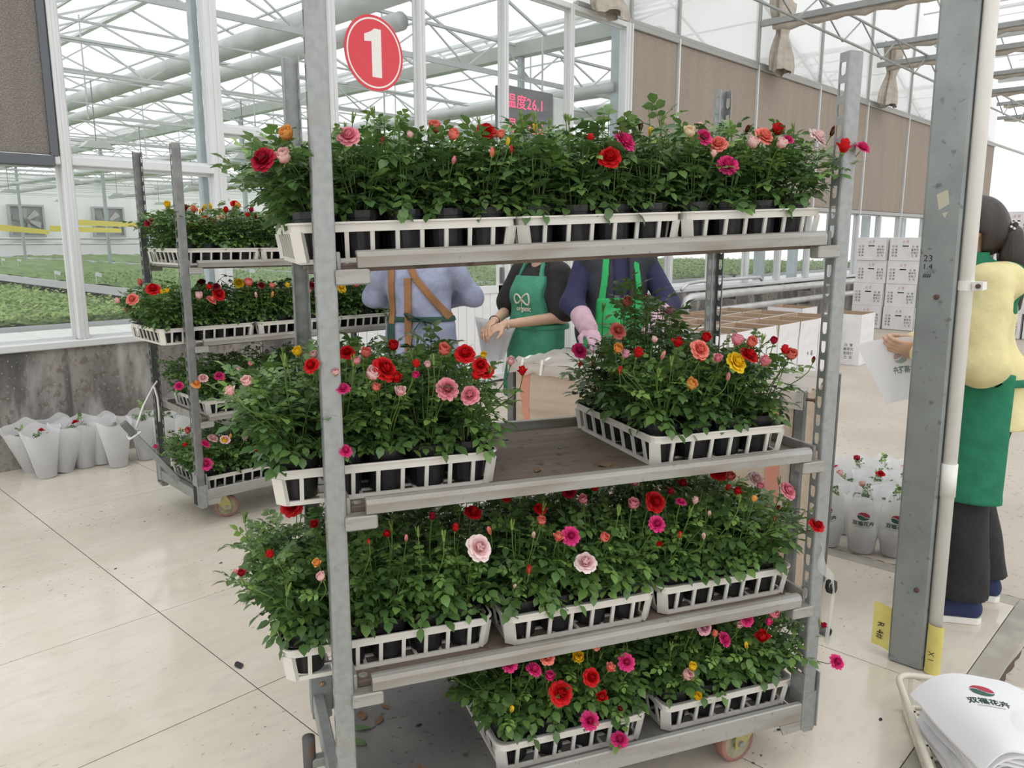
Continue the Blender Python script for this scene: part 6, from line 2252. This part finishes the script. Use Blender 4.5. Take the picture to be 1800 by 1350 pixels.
for i, (u, v, col, lean, leafy, lab) in enumerate([
    (58, 826, None, (.05, -.22), .9, 'sleeved plant leaning at the left end of the wall row'), (84, 838, 'red', (0, -.05), 1.05, 'sleeved rose in front at the left end of the wall row, small red bloom'),
    (112, 829, None, (0, .18), .95, 'sleeved rose leaning right, third from the left by the wall'), (152, 820, 'red', (0, -.03), 1.1, 'sleeved rose with a red bloom above its sleeve by the wall'),
    (180, 815, None, (-.04, .03), .85, 'sleeved plant behind, right of the red-bloomed one by the wall'), (209, 819, None, (0, 0), .95, 'sleeved plant with clean broad front in the wall row'),
    (258, 806, None, (0, .02), 1.3, 'sleeved plant with bushy green top in the wall row'), (293, 803, None, (0, .03), 1.25, 'sleeved plant left of the far trolley post in the wall row'),
    (325, 800, None, (0, .05), 1.2, 'sleeved plant half hidden behind the far trolley, right end of the row'), (92, 812, None, (.05, -.05), .8, 'sleeved plant at the back against the wall, left of the middle')]):
    p = atz(u, v)
    p.y = min(p.y, WALL_Y - .12)
    sleeved(p, face_cam(p) + rs.uniform(-.9, .9), i, lab, 'sleeved roses along the concrete wall', False, col, lean, leafy)
for i, (u, v, col, leafy, lab) in enumerate([
    (1452, 958, None, 1.2, 'printed sleeve rose standing just right of the trolley post'), (1513, 969, 'palepink', 1.15, 'printed sleeve rose in the middle of the front row by the pillar'), (1570, 976, None, 1.0, 'printed sleeve rose half hidden by the pillar'),
    (1478, 935, 'palepink', 1.1, 'sleeved rose in the second row behind the trolley post'), (1533, 940, 'red', 1.2, 'sleeved rose with red bloom in the second row by the pillar'), (1582, 945, None, 1.1, 'sleeved rose in the second row behind the pillar'),
    (1455, 915, 'hotpink', 1.0, 'sleeved rose at the back left of the right-hand group'), (1500, 912, 'crimson', 1.15, 'sleeved rose with crimson bloom at the back of the right-hand group'), (1545, 915, None, 1.1, 'sleeved leafy rose at the back of the right-hand group'), (1590, 920, 'palepink', 1.0, 'sleeved rose hidden behind the pillar at the back')]):
    p = atz(u, v, -.006)
    p.z = -.006
    sleeved(p, face_cam(p) + rs.uniform(-.12, .12), i + 1, lab, 'sleeved roses on the concrete right of the trolley', i < 6, col, (0, rs.uniform(-.04, .04)), leafy)

# ================================================================== SLEEVES BEING HELD
def held_sheet(name, corners, bow, mat, label, parent=None, sag=0.0):
    """corners TL, TR, BR, BL; bow = bulge towards the viewer"""
    tl, tr, br, bl = [Vector(c) for c in corners]
    nrm = (tr - tl).cross(bl - tl).normalized()
    def fn(u, v):
        a = tl.lerp(tr, u)
        b = bl.lerp(br, u)
        p = a.lerp(b, v) + nrm * (bow * math.sin(PI * u) * (1 - .4 * v) + .006 * math.sin(9 * u + 4 * v))
        p.z -= sag * math.sin(PI * u) * (1 - v) ** 2
        return p, nrm
    o = put(name, sheet(fn, 14, 12, mat, name, .0006), parent)
    if label:
        tag(o, label, 'sleeve')
    return o, fn, nrm
M_held = sheet_mat('held_white_sleeve', (.93, .93, .95), .06, .45)
dd = 3.10
hs, fnh, nh = held_sheet('flower_sleeve', [atd(1505, 606, dd + .04), atd(1625, 592, dd - .02), atd(1622, 698, dd - .02), atd(1558, 711, dd)], .03, M_held, 'white printed flower sleeve held left of the pillar by the yellow-sweatered person', None, -.008)
def lay(fn, me, name, u0, v0, sx, sy, off, mirror=False):
    new = me.copy()
    new.name = name
    for v in new.vertices:
        p, n_ = fn(u0 + (-1 if mirror else 1) * v.co.x * sx, v0 - v.co.y * sy)
        v.co = Vector(p) + Vector(n_) * off
    return new
M_faintg = pm('faint_green_print', (.36, .44, .42), .8)
M_faintr = pm('faint_red_print', (.48, .36, .38), .8)
nsgn = -1 if nh.dot(Vector((cA, sA, 0))) > 0 else 1
for nm, mt in (('red', M_faintr), ('green', M_faintg)):
    me = lay(fnh, LOGO[nm], 'logo', .62, .32, 4.0, 4.4, .0012 * nsgn, True)
    me.materials.clear()
    me.materials.append(mt)
    put('logo', me, hs)
put('lettering', lay(fnh, text_mesh('双福花卉', .026, M_faintg, bold=.0008), 'lettering', .66, .52, 4.2, 4.6, .0012 * nsgn, True), hs)
d0 = 4.68
for k in range(4):
    o_ = .012 * k
    held_sheet('flower_sleeve', [atd(834 + 4 * k, 556 + 2 * k, d0 + .05 - o_), atd(908 - 2 * k, 572 + 3 * k, d0 - .02 - o_), atd(889 - k, 622 + 3 * k, d0 - .02 - o_), atd(848 + 4 * k, 630 + 3 * k, d0 - o_)], .02 + .004 * k, M_held,
               'white flower sleeve in the apron-wearing young person\'s hands, %s from the front' % ordn[3 - k])

# ================================================================== BASKET WITH A STACK OF SLEEVES
P0 = Vector((2.60, .735, 0))
ang = math.atan2(-.466, -.885)
bk = tag(empty('plastic_basket', T(P0.x, P0.y, .001, ang)), 'cream plastic basket at the lower right corner holding white sleeves', 'basket')
BLn, BWd, BHt = .60, .42, .105
def rrect(off, z, r=.05, n=6):
    pts = []
    x0, x1, y0, y1 = off, BLn - off, off, BWd - off
    for cx, cy, a0 in ((x1 - r, y1 - r, 0), (x0 + r, y1 - r, PI / 2), (x0 + r, y0 + r, PI), (x1 - r, y0 + r, 3 * PI / 2)):
        for q in range(n):
            a = a0 + q * PI / 2 / (n - 1)
            pts.append(Vector((cx + r * math.cos(a), cy + r * math.sin(a), z)))
    return pts
M_basket = pm('cream_basket_plastic', (.72, .68, .58), .4, 0, var=(10, (.60, .55, .46), .5, .75))
ringp = rrect(.008, BHt)
mb = MB()
mb.tube(ringp + [ringp[0]], .0105, 8)
mb.build('rim', M_basket, bk, True)
ringp = rrect(.03, .008)
mb = MB()
mb.tube(ringp + [ringp[0]], .006, 6)
for k in range(1, 10):
    mb.box(BLn * k / 10 - .005, BLn * k / 10 + .005, .03, BWd - .03, .003, .008)
for k in range(1, 7):
    mb.box(.03, BLn - .03, BWd * k / 7 - .005, BWd * k / 7 + .005, .003, .008)
mb.build('base_grid', M_basket, bk)
sl = MB()
sl.box(-.006, .006, -.003, .003, 0, 1)
slm = sl.mesh('slat', M_basket)
def slat_at(p, q):
    M = toward(p, Vector(q) - Vector(p)) @ Matrix.Diagonal((1, 1, (Vector(q) - Vector(p)).length, 1))
    put('slat', slm, bk, M)
for k in range(1, 11):
    x = BLn * k / 11
    slat_at((x, .03, .008), (x, .008, BHt - .004))
    slat_at((x, BWd - .03, .008), (x, BWd - .008, BHt - .004))
for k in range(1, 8):
    y = BWd * k / 8
    slat_at((.03, y, .008), (.008, y, BHt - .004))
    slat_at((BLn - .03, y, .008), (BLn - .008, y, BHt - .004))
# frame of the stack: x to the right of the picture, y away
cen = atz(1748, 1248, .26)
xr = (atz(1757, 1222, .26) - atz(1702, 1217, .26)).normalized()
a_st = math.atan2(xr.y, xr.x)
rs2 = random.Random(31)
NS = 16
LW = ordn + ['eleventh', 'twelfth', 'thirteenth', 'fourteenth', 'fifteenth', 'sixteenth']
def stack_fn(k):
    t = k / (NS - 1)
    ph = rs2.uniform(0, 6)
    tw, bw, ht = (.165 if k == NS - 1 else .145 + rs2.uniform(-.008, .008)), .085, .34
    th = .0062
    def fn(u, v, side):
        s_ = (u - .5) * 2
        w = tw + (bw - tw) * v ** 1.2
        x = s_ * w
        y = .17 - ht * v - (.02 * s_ * s_ if v < .1 else 0)
        z = -.075 * abs(s_) ** 2.5 * (.5 + .5 * t) * (1 if s_ < 0 else .6) - .05 * max(0, v - .5) ** 2 + .006 * math.sin(6 * u + ph) + .004 * math.sin(7 * v + ph)
        return Vector((x, y, z + side * th))
    mb = MB()
    mb.grid(lambda u, v: fn(u, v, .5), 14, 12)
    mb.grid(lambda u, v: fn(1 - u, v, -.5), 14, 12)
    for (a, b_) in (((0, 0), (1, 0)), ((1, 0), (1, 1)), ((1, 1), (0, 1)), ((0, 1), (0, 0))):
        mb.grid(lambda u, v: fn(a[0] + (b_[0] - a[0]) * u, a[1] + (b_[1] - a[1]) * u, .5 - v), 14, 1)
    return mb, fn
for k in range(NS):
    mb, fn = stack_fn(k)
    z = .085 + .0118 * k
    j = 0 if k == NS - 1 else 1
    M = T(cen.x + j * (rs2.uniform(-.012, .02) + .012), cen.y + j * (rs2.uniform(-.02, .012) - .012), z, a_st + j * rs2.uniform(-.2, .12))
    o = put('flower_sleeve', mb.mesh('flower_sleeve', M_sheetwhite, True), None, M)
    tag(o, 'white flower sleeve in the basket stack, ' + ('topmost, with printed logo' if k == NS - 1 else '%s below the printed top one' % LW[NS - 2 - k]), 'sleeve', 'white sleeves stacked in the basket')
    if k == NS - 1:
        def on_top(me, name, y0, sc):
            new = me.copy()
            new.name = name
            for v in new.vertices:
                x, y = v.co.x * sc, y0 + v.co.y * sc
                vv = (.17 - y) / .34
                w = .165 + (.085 - .165) * vv ** 1.2
                p = fn(x / w / 2 + .5, vv, .5)
                v.co = Vector((x, y, p.z + .0012))
            return new
        put('logo', on_top(LOGO['red'], 'logo', .085, 1.1), o)
        put('logo', on_top(LOGO['green'], 'logo', .085, 1.1), o)
        put('lettering', on_top(text_mesh('双福花卉', .026, M_greenprint, bold=.0006), 'lettering', .035, 1.05), o)
        put('lettering', on_top(text_mesh('SHUANGFUHUAHUI', .0078, M_greenprint), 'lettering', .015, 1.0), o)
